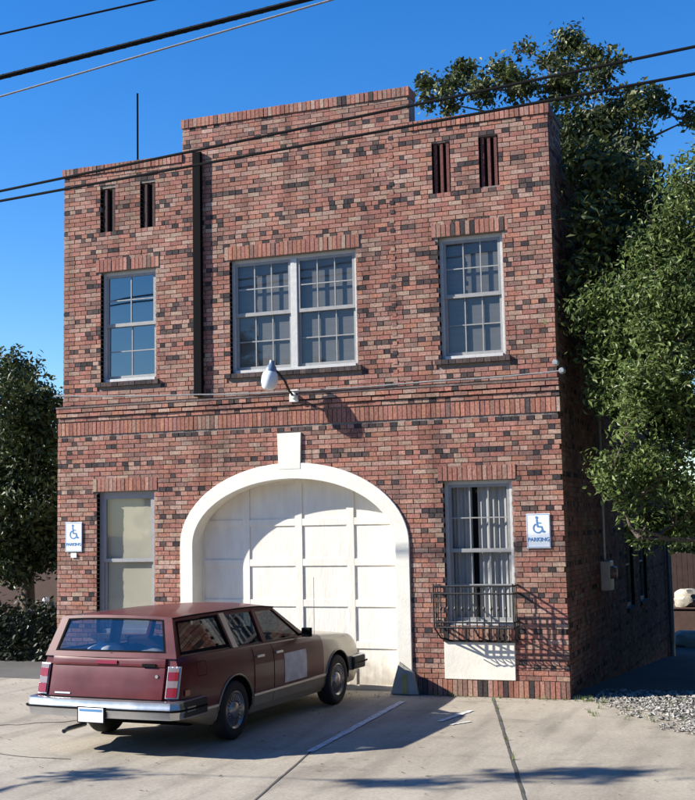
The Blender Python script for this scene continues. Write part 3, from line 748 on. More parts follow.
# ------------------------------------------------------------------ trees
def tree(name,label,cat,base,height,blobs,nclu,leaf,mat,seed,trunk_r=.2,group=None,spread=.22,per=9,aspect=.5,fill=.55,lean=(0,0)):
    r=random.Random(seed); root=empty(name,base,label=label,cat=cat,group=group); bx,by,bz=base
    t=MB(); top=Vector((lean[0],lean[1],height*.55))
    t.tube([(0,0,-.1),(lean[0]*.2,lean[1]*.2,height*.15),tuple(top*.7),tuple(top)],[trunk_r*1.35,trunk_r,trunk_r*.7,trunk_r*.45],10)
    cs=sorted([(Vector(c)-Vector(base),rad) for c,rad in blobs],key=lambda q:q[0].z)
    for i,(c,rad) in enumerate(cs):
        cand=[(top*k,trunk_r*.45) for k in (.5,.7,.85,1.)]+[(q,trunk_r*.2) for q,_ in cs[:i]]
        cand=[(q,w) for q,w in cand if q.z<c.z-.05] or cand
        q,w=min(cand,key=lambda e:(e[0]-c).length+ (0 if e[1]>trunk_r*.3 else .25))
        d=c-q; side=Vector((r.gauss(0,1),r.gauss(0,1),0))*d.length*.07
        t.tube([q,q+d*.35+side+Vector((0,0,-.03)),q+d*.7+side*.6,c],[min(w,.02+.03*d.length),w*.6,w*.4,.012],6)
        for _ in range(6):
            e=c+Vector((r.gauss(0,1),r.gauss(0,1),abs(r.gauss(0,1)))).normalized()*rad*.85; st=q+d*r.uniform(.7,1.)+side*.3
            t.tube([st,st.lerp(e,.5)+Vector((r.gauss(0,.04),r.gauss(0,.04),0)),e],[.018,.011,.004],4)
    t.build('trunk',M['bark'],root,smooth=60)
    cr=MB(); vol=[b[1]**2 for b in blobs]
    for i in range(nclu):
        (c,rad)=r.choices(blobs,vol)[0]; c=Vector(c)-Vector(base)
        d=Vector((r.gauss(0,1),r.gauss(0,1),r.gauss(0,1))).normalized()
        rr=rad*(r.random()**fill); 
        # bumpy outline: gaps where a coarse noise is low
        nz=noise.noise((c+d*rad)*1.7+Vector((seed,0,0)))
        if nz<-.18 and rr>rad*.55: continue
        p=c+d*rr*(1+.35*nz)
        tone=r.uniform(0,1)*.75+.12
        out=(d+Vector((0,0,.35))).normalized()
        for k in range(per):
            q=p+Vector((r.gauss(0,1),r.gauss(0,1),r.gauss(0,.8)))*spread*.5
            n_=(out+Vector((r.gauss(0,1),r.gauss(0,1),r.gauss(0,1)))*.75).normalized()
            a=n_.cross(Vector((r.gauss(0,1),r.gauss(0,1),r.gauss(0,1)))).normalized(); b=n_.cross(a)
            s=leaf*r.uniform(.6,1.3); h=s*aspect
            tn=min(1,max(0,tone+r.uniform(-.25,.25)))
            cr.add([q-a*s*.5,q+b*h*.5-a*s*.05+n_*.01,q+a*s*.5-n_*s*.08,q-b*h*.5-a*s*.05+n_*.01],[(0,1,2,3)],(tn,tn,tn))
    cr.build('crown',M[mat],root,fix=False)
    return root
# near tree over the gravel: hangs in from the right in front of the side wall
def blobs_at(rows,Y,jit=.3,seed=1):
    r=random.Random(seed); out=[]
    for (px,py,rad) in rows:
        yy=Y+r.uniform(-jit,jit); p=inv(px,py,yy); out.append(((p.x,p.y,p.z),rad))
    return out
nb_=blobs_at([(690,190,.42),(672,232,.5),(640,255,.42),(655,300,.6),(612,292,.36),(584,312,.28),(620,345,.5),(600,352,.3),(670,360,.6),(640,395,.5),(618,402,.32),(690,300,.6),
  (640,480,.42),(612,468,.26),(670,478,.5),(690,420,.3),(622,500,.24),(650,520,.34),(685,520,.4),(640,538,.15),(628,430,.22),(606,395,.22)],.25,.45)
nb_+= [((2.9,.9,6.6),1.3),((2.6,1.2,5.4),1.2),((2.9,1.,4.2),1.2),((2.7,1.0,3.0),.8),((4.2,1.6,6),1.6),((4.4,1.8,4.2),1.5),((3.4,3.,5.2),1.7),((2.3,3.2,3.6),.9),((2.2,3.4,5.6),1.1)]  # crown extended out of view to shade the side wall
tree('shade_tree','large light green leafy tree hanging over the gravel at the right edge','tree',(3.3,.9,0),7.0,nb_,8600,.098,'leaf_near',3,.2,spread=.20,per=13,aspect=.40,fill=.5)
wb_=[((.50,.75,7.2),.34),((.48,.55,6.4),.36),((.45,.5,5.6),.36),((.62,1.6,7.4),.5),((.6,1.5,6.4),.5),((.55,1.4,5.4),.45),((.7,2.8,7.5),.6),((.7,2.8,6.3),.6),((.7,2.6,5.2),.55),((.8,4.2,7.4),.7),((.8,4.2,6.0),.7),((.8,4.0,4.8),.6),((1.0,6.0,7.2),.9),((1.0,6.0,5.6),.8),((.9,5.4,4.2),.6),((.6,2.4,4.3),.4),((.55,1.3,4.6),.3)]
tree('side_tree','dark large-leaved tree squeezed against the shaded side wall of the brick building','tree',(2.5,3.9,-.2),7.4,wb_,1800,.13,'leaf_back',17,.14,spread=.24,per=18,aspect=.5,fill=.5)
bb_=blobs_at([(428,82,.32),(427,100,.3),(462,72,.42),(450,92,.5),(480,90,.5),(505,70,.42),(520,50,.3),(545,60,.5),(570,45,.55),(590,60,.45),(560,85,.8),(600,85,.5),(520,90,.5),(612,62,.3),(640,105,.45),(620,110,.7),(665,110,.35),(690,120,.4),(655,95,.25),(590,120,1.0),(560,130,.9),(600,150,.9),(640,140,.5),(650,165,.3),(580,180,1.2),(610,190,.9),(590,230,1.4),(630,260,1.4),(600,300,1.6),(640,330,1.6),(590,380,1.6),(640,430,1.6)],15.5,.9,4)
tree('magnolia_tree','tall dark large-leaved tree behind the right end of the brick building','tree',(-1.2,16,-.9),14.5,bb_,1500,.17,'leaf_back',11,.3,spread=.28,per=34,aspect=.55,fill=.6)
lb_=blobs_at([(8,372,.5),(22,382,.45),(38,400,.4),(50,410,.35),(12,410,.8),(30,430,.8),(52,440,.5),(10,470,1.0),(35,480,.9),(56,480,.5),(15,520,.9),(45,525,.7),(58,540,.4),(25,550,.5),(5,550,.6),(40,560,.42),(15,568,.4),(56,555,.3),(-20,450,1.3),(-25,520,1.2)],5,.6,6)
tree('garden_tree','dark bushy tree standing left of the brick building','tree',(-12.3,5.6,0),4.6,lb_,3600,.13,'leaf_left',5,.16,spread=.24,per=10,fill=.5)
tree('street_tree','slender street tree beyond the left edge, its shadow crossing the foreground','tree',(-9.25,-9.2,0),6.2,[((-9.1,-9.1,6.4),.35),((-9.9,-8.7,4.1),.28),((-9.4,-9.4,5.7),.3),((-8.9,-8.9,5.9),.25)],120,.16,'leaf_near',9,.09,spread=.2,per=7)

# ------------------------------------------------------------------ behind: left neighbour, hedge, alley
nh=empty('neighbour_house',(-17,8.5,0),label='low brown house wall half hidden under the dark tree on the left',cat='house')
g=MB(); g.box(-6,5.6,0,6,-.05,2.9); g.build('wall',M['house'],nh)
g=MB(); g.add([(-6.4,-.5,2.8),(6.,-.5,2.8),(6.,6.5,2.8),(-6.4,6.5,2.8),(-4,3,4.0),(3.6,3,4.0)],[(0,1,5,4),(1,2,5),(2,3,4,5),(3,0,4),(3,2,1,0)]); g.build('roof',M['roofing'],nh)
g=MB(); g.box(-1.5,-.5,-.05,.02,.9,2.0); g.build('window',M['dark'],nh)
pw=inv(46,600,4.4)
lamp2=empty('garden_lamp',(pw.x,pw.y,0),label='small white globe lamp on a post in front of the dark hedge at far left',cat='lamp')
g=MB(); g.tube([(0,0,-.02),(0,0,pw.z-.06)],.02,8); g.build('post',M['iron'],lamp2)
g=MB(); g.lathe([(0,-.07),(.04,-.065),(.065,-.03),(.07,0),(.05,.05),(0,.07)],14,Matrix.Translation((0,0,pw.z))); g.build('globe',M['porcelain'],lamp2,smooth=80)
def hedge(name,x0,x1,y0,y1,z0,z1,n,leaf,mat,seed,label):
    r=random.Random(seed); cr=MB()
    cr.box(x0+.12,x1-.12,y0+.12,y1-.12,z0,z1-.15,(.05,.05,.05))
    for i in range(n):
        x=r.uniform(x0,x1); y=r.uniform(y0,y1); z=r.uniform(z0,z1)
        k=r.choice((0,1,2))
        if k==0: y=y0+r.uniform(-.04,.1)
        elif k==1: z=z1+r.uniform(-.15,.10)+.16*noise.noise((x*2,y*2,0))
        else: x=r.choice((x0,x1))+r.uniform(-.06,.06)
        for _ in range(3):
            q=Vector((x,y,z))+Vector((r.gauss(0,.05),r.gauss(0,.05),r.gauss(0,.05)))
            n_=Vector((r.gauss(0,1),r.gauss(0,1),r.gauss(0,1))).normalized(); a=n_.orthogonal().normalized(); b=n_.cross(a); s=leaf*r.uniform(.6,1.3); t=r.uniform(0,.8)
            cr.add([q-a*s*.5,q+b*s*.28,q+a*s*.5,q-b*s*.28],[(0,1,2,3)],(t,t,t))
    return tag(cr.build(name,M[mat],fix=False),label,'hedge')
hedge('hedge',-14.5,-9.0,2.6,4.0,-.02,.82,3600,.10,'leaf_dark',21,'dark clipped hedge at the foot of the tree on the left')
hedge('hedge',-3,6,30,32,-1,3.4,5000,.16,'leaf_back',22,'far green hedge closing the end of the alley on the right')
# unseen leaf masses added behind viewer and beside alley to cut sky fill
def leaf_screen(name,x0,x1,y0,y1,h,n,seed,label):
    r=random.Random(seed); g=MB()
    for i in range(n):
        x=r.uniform(x0,x1); y=r.uniform(y0,y1); hh=h*(.75+.5*noise.noise((x*.12,y*.12,seed))); z=hh*(r.random()**.8)
        a=Vector((r.gauss(0,1),r.gauss(0,1),r.gauss(0,1))).normalized(); b=a.orthogonal().normalized(); s_=r.uniform(.5,1.1); t=r.uniform(0,.9)
        q=Vector((x,y,z)); g.add([q-a*s_,q+b*s_*.8,q+a*s_,q-b*s_*.8],[(0,1,2,3)],(t,t,t))
    return tag(g.build(name,M['leaf_back'],fix=False),label,'woodland',kind='stuff')
leaf_screen('woodland',-28,60,-46,-36,13,9000,31,'dense dark woodland across the street behind the viewer')
leaf_screen('woodland',8,13,-12,26,12,7000,32,'dense dark woodland to the right of the alley')
# clutter at the end of the alley
M['fence']=simple('fence_board',(.05,.028,.024),.9,var=.35,scale=5)
fn=empty('board_fence',(-1.5,19.5,-.9),label='reddish brown board fence at the far end of the alley',cat='fence')
g=MB()
for i in range(26): g.box(i*.15,i*.15+.14,0,.03,0,2.25+R.uniform(-.02,.02))
g.build('boards',M['fence'],fn)
g=MB(); g.box(0,3.9,.032,.08,.4,.5); g.box(0,3.9,.032,.08,1.8,1.9); g.build('rail',M['house'],fn)
def lump(name,x,y,z,sx,sy,sz,mat,label,cat,seed):
    bm=bmesh.new(); bmesh.ops.create_icosphere(bm,subdivisions=3,radius=1)
    for v in bm.verts:
        n_=noise.noise(v.co*1.6+Vector((seed,0,0)))*.35+noise.noise(v.co*4+Vector((seed,9,0)))*.12
        q=v.co*(1+n_); q=Vector((max(-.85,min(.85,q.x)),max(-.85,min(.85,q.y)),max(-.75,min(.85,q.z)))); v.co=Vector((q.x*sx,q.y*sy,q.z*sz+.75*sz))
    me=bpy.data.meshes.new(name); bm.to_mesh(me); bm.free(); me.materials.append(M[mat]); smooth_mesh(me,35)
    o=bpy.data.objects.new(name,me); C.objects.link(o); o.location=(x,y,z); return tag(o,label,cat)
lump('tarpaulin_heap',.02,17.4,-.02,.42,.4,.30,'guard','cream tarpaulin heap glimpsed at the end of the alley','tarpaulin',1)
g=MB(); g.box(-.8,1.4,-.3,.9,0,.88); g.box(-.84,1.44,-.34,.94,.881,.93); tag(g.build('timber_bin',M['house'],loc=(-.1,17.4,-.93),bevel=.01),'brown timber bin under the cream heap at the end of the alley','bin')
g=MB(); g.lathe([(0,0),(.26,0),(.33,.5),(.35,.5),(.35,.53),(.31,.53),(.25,.03),(0,.03)],20); tag(g.build('plastic_tub',M['galv'],loc=(.62,16.2,-.92),smooth=40),'grey plastic tub in front of the timber bin in the alley','tub')
lump('rubble_heap',.15,15.6,-.92,.45,.35,.28,'guard','low rubble heap on the ground at the end of the alley','rubble',5)
# street tree and pole beyond the left of the frame, whose shadows cross the foreground
st_=[((-8.9,-9.6,6.9),.28),((-9.6,-9.9,7.1),.25),((-8.2,-9.3,6.8),.22)]

# ------------------------------------------------------------------ the station wagon
CX,CY,CH=-3.835,-3.78,math.radians(-3.4)
car=empty('station_wagon',(CX,CY,0),CH,label='old maroon station wagon with beige hood and trim parked nose in at the garage door',cat='car')
WB=2.72
def lerp(a,b,t): return a+(b-a)*t
def interp(tab,x):
    if x<=tab[0][0]: return tab[0][1]
    for (a,b),(c,d) in zip(tab,tab[1:]):
        if x<=c: t=(x-a)/(c-a); t=t*t*(3-2*t) if False else t; return b+(d-b)*t
    return tab[-1][1]
BT=[(-1.2,.985),(0,.975),(1.0,.955),(1.98,.935),(2.6,.90),(3.3,.845),(3.5,.81)]   # belt / hood side height
HW=[(-1.2,.865),(-1.0,.895),(-.5,.905),(1.5,.905),(2.8,.895),(3.3,.875),(3.5,.845)]
def zt(l): return interp(BT,l)
def hw(l): return interp(HW,l)
def sidew(l,z):
    t=zt(l); h=hw(l)
    prof=[(.20,.90),(.30,.965),(.42,.993),(.55,1.0),(t-.20,.997),(t-.07,.975),(t-.02,.95),(t,.925)]
    return h*interp(prof,z)
ls=[-1.20,-1.17,-1.10,-.95,-.7,-.45,-.2,0,.2,.45,.7,.95,1.2,1.5,1.8,1.97,1.99,2.15,2.28,2.31,2.5,2.75,3.0,3.25,3.42,3.49,3.52]
zs=[.21,.25,.32,.415,.43,.52,.60,.70,.78,None]
vs=[];fs=[];rings=[]
def ring(l):
    t=zt(l); P=[]
    q=[.21,.25,.32,.415,.43,.52,.60,t-.20,t-.13,t-.07,t-.02,t]
    e=0
    if l<-1.16: e=.02*(1-(l+1.2)/.04)
    for z in q: P.append((sidew(l,z)-e,z))
    cab = -1.12<l<1.985
    if cab: P+= [(hw(l)*.885,t+.001),(hw(l)*.88,t-.30),(.3,t-.30),(0,t-.30)]
    else: P+= [(hw(l)*.88,t+.012),(hw(l)*.70,t+.022),(.3,t+.035),(0,t+.038)]
    return [(0,.21),(.5,.21)]+P
nr=len(ring(0))
bmv=[]
for l in ls:
    r_=ring(l); full_=[(-s,z) for s,z in r_[::-1]][:-1] if False else None
    pts=[(s,z) for s,z in r_]+[(-s,z) for s,z in r_[-2:0:-1]]
    # tumble the tail slightly forward towards the top, round the nose
    for s,z in pts:
        ll=l
        if l<-1.0: ll=l+ .10*max(0,(z-.55))/.45
        if l>3.3: ll=l-.10*max(0,(z-.62))/.2*((l-3.3)/.22)-.06*(abs(s)/.9)**4*((l-3.3)/.22)
        if l<-1.0: ll+= .05*(abs(s)/.9)**6
        if l<-.42: z=max(z,.21+.17*min(1,(-.42-l)/.6)) if z<.40 else z
        bmv.append((s,ll,z))
npt=len(pts); F_=[]; MI=[]
mats=[M['maroon'],M['gold'],M['black'],M['seat']]
for i in range(len(ls)-1):
    lm=(ls[i]+ls[i+1])/2
    for k in range(npt):
        k2=(k+1)%npt; F_.append((i*npt+k,i*npt+k2,(i+1)*npt+k2,(i+1)*npt+k))
        kk=k if k<nr-1 else npt-1-k      # ring index of this face
        cab=-1.15<lm<1.985
        if kk<1 or kk==0: mi=2
        elif kk in (1,2,3,4): mi=1
        elif kk>=nr-4 and cab: mi=3
        elif lm>2.29: mi=1
        elif kk>=nr-3 and not cab and lm>0: mi=1
        else: mi=0
        if kk==5 and False: mi=2
        MI.append(mi)
F_.append(tuple(range(npt))); MI.append(0); F_.append(tuple((len(ls)-1)*npt+k for k in range(npt))[::-1]); MI.append(1)
me=bpy.data.meshes.new('body'); me.from_pydata(bmv,[],F_)
for m in mats: me.materials.append(m)
me.polygons.foreach_set('material_index',MI)
bm=bmesh.new(); bm.from_mesh(me); bmesh.ops.recalc_face_normals(bm,faces=bm.faces); bm.to_mesh(me); bm.free()
body=bpy.data.objects.new('body',me); C.objects.link(body)
# wheel openings cut with temporary cutters
cuts=[]
for l in (0,WB):
    g=MB()
    for sgn in (-1,1):
        vs_=[];n=28
        prof=[]
        for k in range(n):
            a=2*PI*k/n; rx,rz=.385,.375
            prof.append((l+rx*math.cos(a), .315+rz*math.sin(a)))
        a0,a1=(.62,1.2) if sgn>0 else (-1.2,-.62)
        g.prism(prof,a0,a1,axis='x')
    c_=g.build('cutter',M['black']); cuts.append(c_)
    b_=body.modifiers.new('b','BOOLEAN'); b_.operation='DIFFERENCE'; b_.solver='EXACT'; b_.object=c_
dg=bpy.context.evaluated_depsgraph_get(); dg.update()
me2=bpy.data.meshes.new_from_object(body.evaluated_get(dg)); body.modifiers.clear(); body.data=me2
for c_ in cuts: bpy.data.objects.remove(c_)
if len(me2.materials)<4:
    pass
smooth_mesh(me2,32); body.parent=car
for l in (0,WB):        # dark inner wells
    pass
# rocker trim, body side moulding, wheel lips
for sgn in (-1,1):
    g=MB()
    seg=[(-1.12,-.40),(.40,2.32),(WB+.40,3.44)]
    for a,b in seg:
        n=8; g=MB()
        for i in range(n):
            l0,l1=lerp(a,b,i/n),lerp(a,b,(i+1)/n)
            s0,s1=sidew(l0,.425)+.001,sidew(l1,.425)+.001
            g.add([(sgn*s0,l0,.405),(sgn*s1,l1,.405),(sgn*s1,l1,.44),(sgn*s0,l0,.44),(sgn*(s0+.013),l0,.41),(sgn*(s1+.013),l1,.41),(sgn*(s1+.013),l1,.435),(sgn*(s0+.013),l0,.435)],[(0,1,5,4),(4,5,6,7),(3,7,6,2),(0,4,7,3),(1,2,6,5)])
        g.build('side_moulding',M['chrome'],car)
    for l in (0,WB):
        g=MB(); n=22; P=[]
        for k in range(n+1):
            a=math.radians(-8)+math.radians(196)*k/n
            ll,zz=l+.392*math.cos(a),.315+.382*math.sin(a); P.append((sgn*(sidew(ll,max(.22,zz))+.004),ll,zz))
        g.tube(P,.011,6); g.build('wheel_arch_trim',M['gold'] if l==0 else M['gold'],car,smooth=60)
# doors: thin skins following the body side
def skin(name,poly_l,zlo,zhi,sgn,mat,parent,off=.006,mat2=None):
    g=MB(); n=8; m=10
    for i in range(n):
        for j in range(m):
            l0,l1=lerp(*poly_l,i/n),lerp(*poly_l,(i+1)/n)
            def P(l,t,o_): 
                z=lerp(zlo,(zt(l)-.012) if zhi is None else zhi,t); return (sgn*(sidew(l,z)+o_),l,z)
            g.add([P(l0,j/m,off),P(l1,j/m,off),P(l1,(j+1)/m,off),P(l0,(j+1)/m,off)],[(0,1,2,3)])
            if i in (0,n-1) or j in (0,m-1):
                lx=l0 if i==0 else l1
                if i in (0,n-1): g.add([P(lx,j/m,off),P(lx,(j+1)/m,off),P(lx,(j+1)/m,-.004),P(lx,j/m,-.004)],[(0,1,2,3)])
                if j in (0,m-1):
                    tz=0 if j==0 else 1; g.add([P(l0,tz,off),P(l1,tz,off),P(l1,tz,-.004),P(l0,tz,-.004)],[(0,1,2,3)])
    return g.build(name,M[mat],parent,smooth=30)
for sgn in (-1,1):
    d1=skin('door',(.905,1.955),.445,None,sgn,'maroon',car)
    d2=skin('door',(.425,.885),.445,None,sgn,'maroon',car)
    skin('door_lower_trim',(.905,1.955),.27,.40,sgn,'gold',car); skin('door_lower_trim',(.425,.885),.27,.40,sgn,'gold',car)
    for dd_,l in ((d1,1.03),(d2,.56)):
        g=MB(); s=sidew(l,.84)
        g.box(sgn*(s+.004),sgn*(s+.030),l-.085,l+.085,.825,.855); g.build('handle',M['chrome'],dd_,bevel=.006)
    if sgn>0:
        g=MB(); n=4
        for i in range(n):
            for j in range(n):
                P=lambda l,z:(sidew(l,z)+.0095,l,z)
                a,b=lerp(1.16,1.76,i/n),lerp(1.16,1.76,(i+1)/n); c,d=lerp(.465,.805,j/n),lerp(.465,.805,(j+1)/n)
                g.add([P(a,c),P(b,c),P(b,d),P(a,d)],[(0,1,2,3)])
        mg=g.build('magnetic_sign',M['magnet'],d1)
# greenhouse
ZR=1.365
def roofz(l): return interp([(-1.05,ZR+.0),(-.6,ZR+.012),(.6,ZR+.012),(1.1,ZR-.005),(1.35,ZR-.035)],l)
def gp(l,t,sgn,off=0.,lb=None):
    """point on the slanted side glass surface: l along, t up from belt (0) to roof (1)"""
    s=lerp(hw(l)*.90,.665,t)+off; return (sgn*s,l,lerp(zt(l)+.002,roofz(l),t))
def side_quad(g,c0,c1,c2,c3,sgn,o0,o1):
    """frame piece whose corners are (l,t); thickness from o0 to o1"""
    A=[gp(l,t,sgn,o0) for l,t in (c0,c1,c2,c3)]; B=[gp(l,t,sgn,o1) for l,t in (c0,c1,c2,c3)]
    g.add(A+B,[(0,1,2,3),(7,6,5,4),(0,4,5,1),(1,5,6,2),(2,6,7,3),(3,7,4,0)])
DB,DT=-1.095,-.965     # D pillar rear edge bottom / top
AB_,AT_=1.95,1.30     # A pillar front edge bottom / top
for sgn in (-1,1):
    g=MB()
    side_quad(g,(DB,0),(DB+.10,0),(DT+.085,1),(DT,1),sgn,0,-.05)
    side_quad(g,(.055,0.),(.09,0),(-.0,1),(-.035,1),sgn,.0,-.05)
    side_quad(g,(.80,0),(.90,0),(.84,1),(.76,1),sgn,0,-.045)
    side_quad(g,(AB_-.10,0),(AB_,0),(AT_,1),(AT_-.055,1),sgn,0,-.045)
    side_quad(g,(DB+.10,.0),(AB_-.1,.0),(AB_-.13,.05),(DB+.11,.05),sgn,0,-.03)
    side_quad(g,(DT+.08,.93),(AT_-.03,.93),(AT_-.055,1),(DT+.085,1),sgn,0,-.04)
    g.build('pillar',M['maroon'],car)
    g=MB(); side_quad(g,(.09,0),(.20,0),(.105,1),(.0,1),sgn,.004,-.05); g.build('pillar',M['chrome'],car)
    g=MB(); w_=.03      # black gasket round the rear quarter glass
    q=[(DB+.10,.05),(.055,.05),(-.03,.93),(DT+.09,.93)]
    side_quad(g,q[0],q[1],(q[1][0]-.005,.12),(q[0][0]+.01,.12),sgn,-.004,-.03)
    side_quad(g,(q[3][0],.87),(q[2][0],.87),q[2],q[3],sgn,-.004,-.03)
    side_quad(g,(q[0][0]+.01,.12),(q[0][0]+w_+.012,.12),(q[3][0]+w_,.87),(q[3][0],.87),sgn,-.004,-.03)
    side_quad(g,(q[1][0]-w_,.12),(q[1][0],.12),(q[2][0],.87),(q[2][0]-w_,.87),sgn,-.004,-.03)
    g.build('window_gasket',M['black'],car)
    for a in (((DB+.11,.05),(.05,.05),(-.03,.93),(DT+.09,.93)),((.20,.05),(.80,.05),(.765,.93),(.11,.93)),((.90,.05),(AB_-.13,.05),(AT_-.07,.93),(.845,.93))):
        g=MB(); g.add([gp(l,t,sgn,-.022) for l,t in a],[(0,1,2,3)]); g.build('side_window',M['carglass'],car)
# roof
g=MB(); nl,ns=14,12; top=[];bot=[]
for i in range(nl+1):
    l=lerp(DT-.015,AT_+.01,i/nl)
    for j in range(ns+1):
        u=lerp(-1,1,j/ns); s=.685*u; zc=roofz(l)+.045*(1-abs(u)**2.6)
        le=l+(.015*(abs(u)**4) if i==0 else 0)
        top.append((s,le,zc)); bot.append((s*.98,le,zc-.035))
vs=top+bot; o_=len(top); fs=[]; Wn=ns+1
for i in range(nl):
    for j in range(ns):
        a=i*Wn+j; fs.append((a,a+1,a+Wn+1,a+Wn)); fs.append((o_+a,o_+a+Wn,o_+a+Wn+1,o_+a+1))
for i in range(nl):
    for j in (0,ns): a=i*Wn+j; fs.append((a,a+Wn,o_+a+Wn,o_+a))
for j in range(ns):
    for i in (0,nl): a=i*Wn+j; fs.append((a,a+1,o_+a+1,o_+a))
g.add(vs,fs); roof=g.build('roof',M['maroon'],car,smooth=35)
for sgn in (-1,1):
    g=MB(); g.tube([(sgn*.688,lerp(DT,AT_,k/8),roofz(lerp(DT,AT_,k/8))+.003) for k in range(9)],.009,6); g.build('drip_rail',M['chrome'] if sgn<0 else M['black'],roof,smooth=60)
# windshield and rear glass with frames
def endpt(u,t,rear,off=0):
    if rear: l=lerp(-1.10,DT-.005,t)-.03*(1-u*u)*(1-t*.5)-off; s=lerp(.785,.66,t)*u; z=lerp(.978,ZR+.02,t)+.02*(1-abs(u)**2.6)*t
    else: l=lerp(2.0,AT_+.01,t)+.05*(1-u*u)+off; s=lerp(.79,.655,t)*u; z=lerp(.945,ZR-.02,t)+.035*(1-abs(u)**2.6)*t
    return (s,l,z)
def end_patch(g,u0,u1,t0,t1,rear,o0,o1,n=10,m=4):
    W_=n+1; vs=[endpt(lerp(u0,u1,i/n),lerp(t0,t1,j/m),rear,o) for o in (o0,o1) for j in range(m+1) for i in range(n+1)]; o_=W_*(m+1); fs=[]
    for j in range(m):
        for i in range(n): a=j*W_+i; fs.append((a,a+1,a+W_+1,a+W_)); fs.append((o_+a,o_+a+W_,o_+a+W_+1,o_+a+1))
    for j in range(m):
        for i in (0,n): a=j*W_+i; fs.append((a,a+W_,o_+a+W_,o_+a))
    for i in range(n):
        for j in (0,m): a=j*W_+i; fs.append((a,a+1,o_+a+1,o_+a))
    g.add(vs,fs)
tg=MB()
end_patch(tg,-1.045,1.045,.0,.13,True,.004,-.03); end_patch(tg,-1.045,1.045,.93,1.0,True,.004,-.03)
end_patch(tg,-1.045,-.90,.13,.93,True,.004,-.03,2); end_patch(tg,.90,1.045,.13,.93,True,.004,-.03,2)
tail=tg.build('tailgate',M['maroon'],car,smooth=30)
g=MB(); end_patch(g,-.90,.90,.13,.17,True,.0055,-.012); end_patch(g,-.90,.90,.89,.93,True,.0055,-.012); end_patch(g,-.90,-.865,.17,.89,True,.0055,-.012,1); end_patch(g,.865,.90,.17,.89,True,.0055,-.012,1); g.build('window_gasket',M['black'],tail)
g=MB(); end_patch(g,-.87,.87,.17,.89,True,-.006,-.010); g.build('rear_window',M['rearglass'],tail,smooth=60)
g=MB(); end_patch(g,-1.0,1.0,.0,.93,False,-.004,-.009); g.build('windshield',M['carglass'],car,smooth=60)
# tailgate panel below the glass
def tailpt(s,z,off=0): 
    return (s,-1.20+.10*max(0,(z-.55))/.45+.05*(abs(s)/.9)**6-off,z)
def tail_patch(g,s0,s1,z0,z1,o0,o1,n=6):
    for i in range(n):
        a,b=lerp(s0,s1,i/n),lerp(s0,s1,(i+1)/n)
        A=[tailpt(a,z0,o0),tailpt(b,z0,o0),tailpt(b,z1,o0),tailpt(a,z1,o0)]; B=[tailpt(a,z0,o1),tailpt(b,z0,o1),tailpt(b,z1,o1),tailpt(a,z1,o1)]
        g.add(A+B,[(0,1,2,3),(7,6,5,4),(0,4,5,1),(1,5,6,2),(2,6,7,3),(3,7,4,0)])
def tail_solid(name,s0,s1,z0,z1,o0,parent,mat,n=14,m=5):
    g=MB(); vs=[]
    for j in range(m+1):
        for i in range(n+1): vs.append(tailpt(lerp(s0,s1,i/n),lerp(z0,z1,j/m),o0-(.006 if i in (0,n) or j in (0,m) else 0)))
    vs2=[tailpt(lerp(s0,s1,i/n),lerp(z0,z1,j/m),-.01) for j in range(m+1) for i in range(n+1)]; W_=n+1; o_=len(vs); fs=[]
    for j in range(m):
        for i in range(n): a=j*W_+i; fs.append((a,a+1,a+W_+1,a+W_))
    for j in range(m):
        for i in (0,n): a=j*W_+i; fs.append((a,a+W_,o_+a+W_,o_+a))
    for i in range(n):
        for j in (0,m): a=j*W_+i; fs.append((a,a+1,o_+a+1,o_+a))
    g.add(vs+vs2,fs); return g.build(name,M[mat],parent,smooth=40)
tail_solid('tailgate_panel',-.70,.70,.575,.883,.016,tail,'maroon'); tail_solid('tailgate_panel',-.70,.70,.892,.975,.022,tail,'maroon')
g=MB(); tail_patch(g,-.70,.70,.560,.572,.016,-.01); g.build('tailgate_seal',M['black'],tail)
g=MB(); tail_patch(g,-.13,.13,.915,.95,.036,.019,3); g.build('brake_light',M['redlens'],tail)
g=MB(); tail_patch(g,.44,.60,.895,.925,.032,.019,2); g.build('handle',M['black'],tail)
g=MB(); m4=Matrix.Translation(tailpt(.62,.80,.014))@Matrix.Rotation(PI/2,4,'X'); g.lathe([(0,.008),(.018,.008),(.02,0)],12,m4); g.build('lock',M['chrome'],tail)
g=MB(); tail_patch(g,-.62,-.42,.60,.615,.020,.013,2); g.build('nameplate_strip',M['chrome'],tail)
for sgn in (-1,1):
    a,b=(.735,.872) if sgn>0 else (-.872,-.735)
    g=MB(); tail_patch(g,a,b,.585,.90,.012,-.01,3); tl=g.build('taillight',M['chrome'],car,bevel=.004)
    g=MB(); tail_patch(g,a+.012,b-.012,.765,.848,.024,.011,3); g.build('red_lens',M['redlens'],tl)
    g=MB(); tail_patch(g,a+.012,b-.012,.695,.762,.022,.011,3); g.build('clear_lens',M['clearlens'],tl)
    g=MB(); tail_patch(g,a+.012,b-.012,.60,.692,.024,.011,3); g.build('red_lens',M['redlens'],tl)
    g=MB(); tail_patch(g,a+.012,b-.012,.848,.89,.021,.011,3); g.build('clear_lens',M['clearlens'],tl)
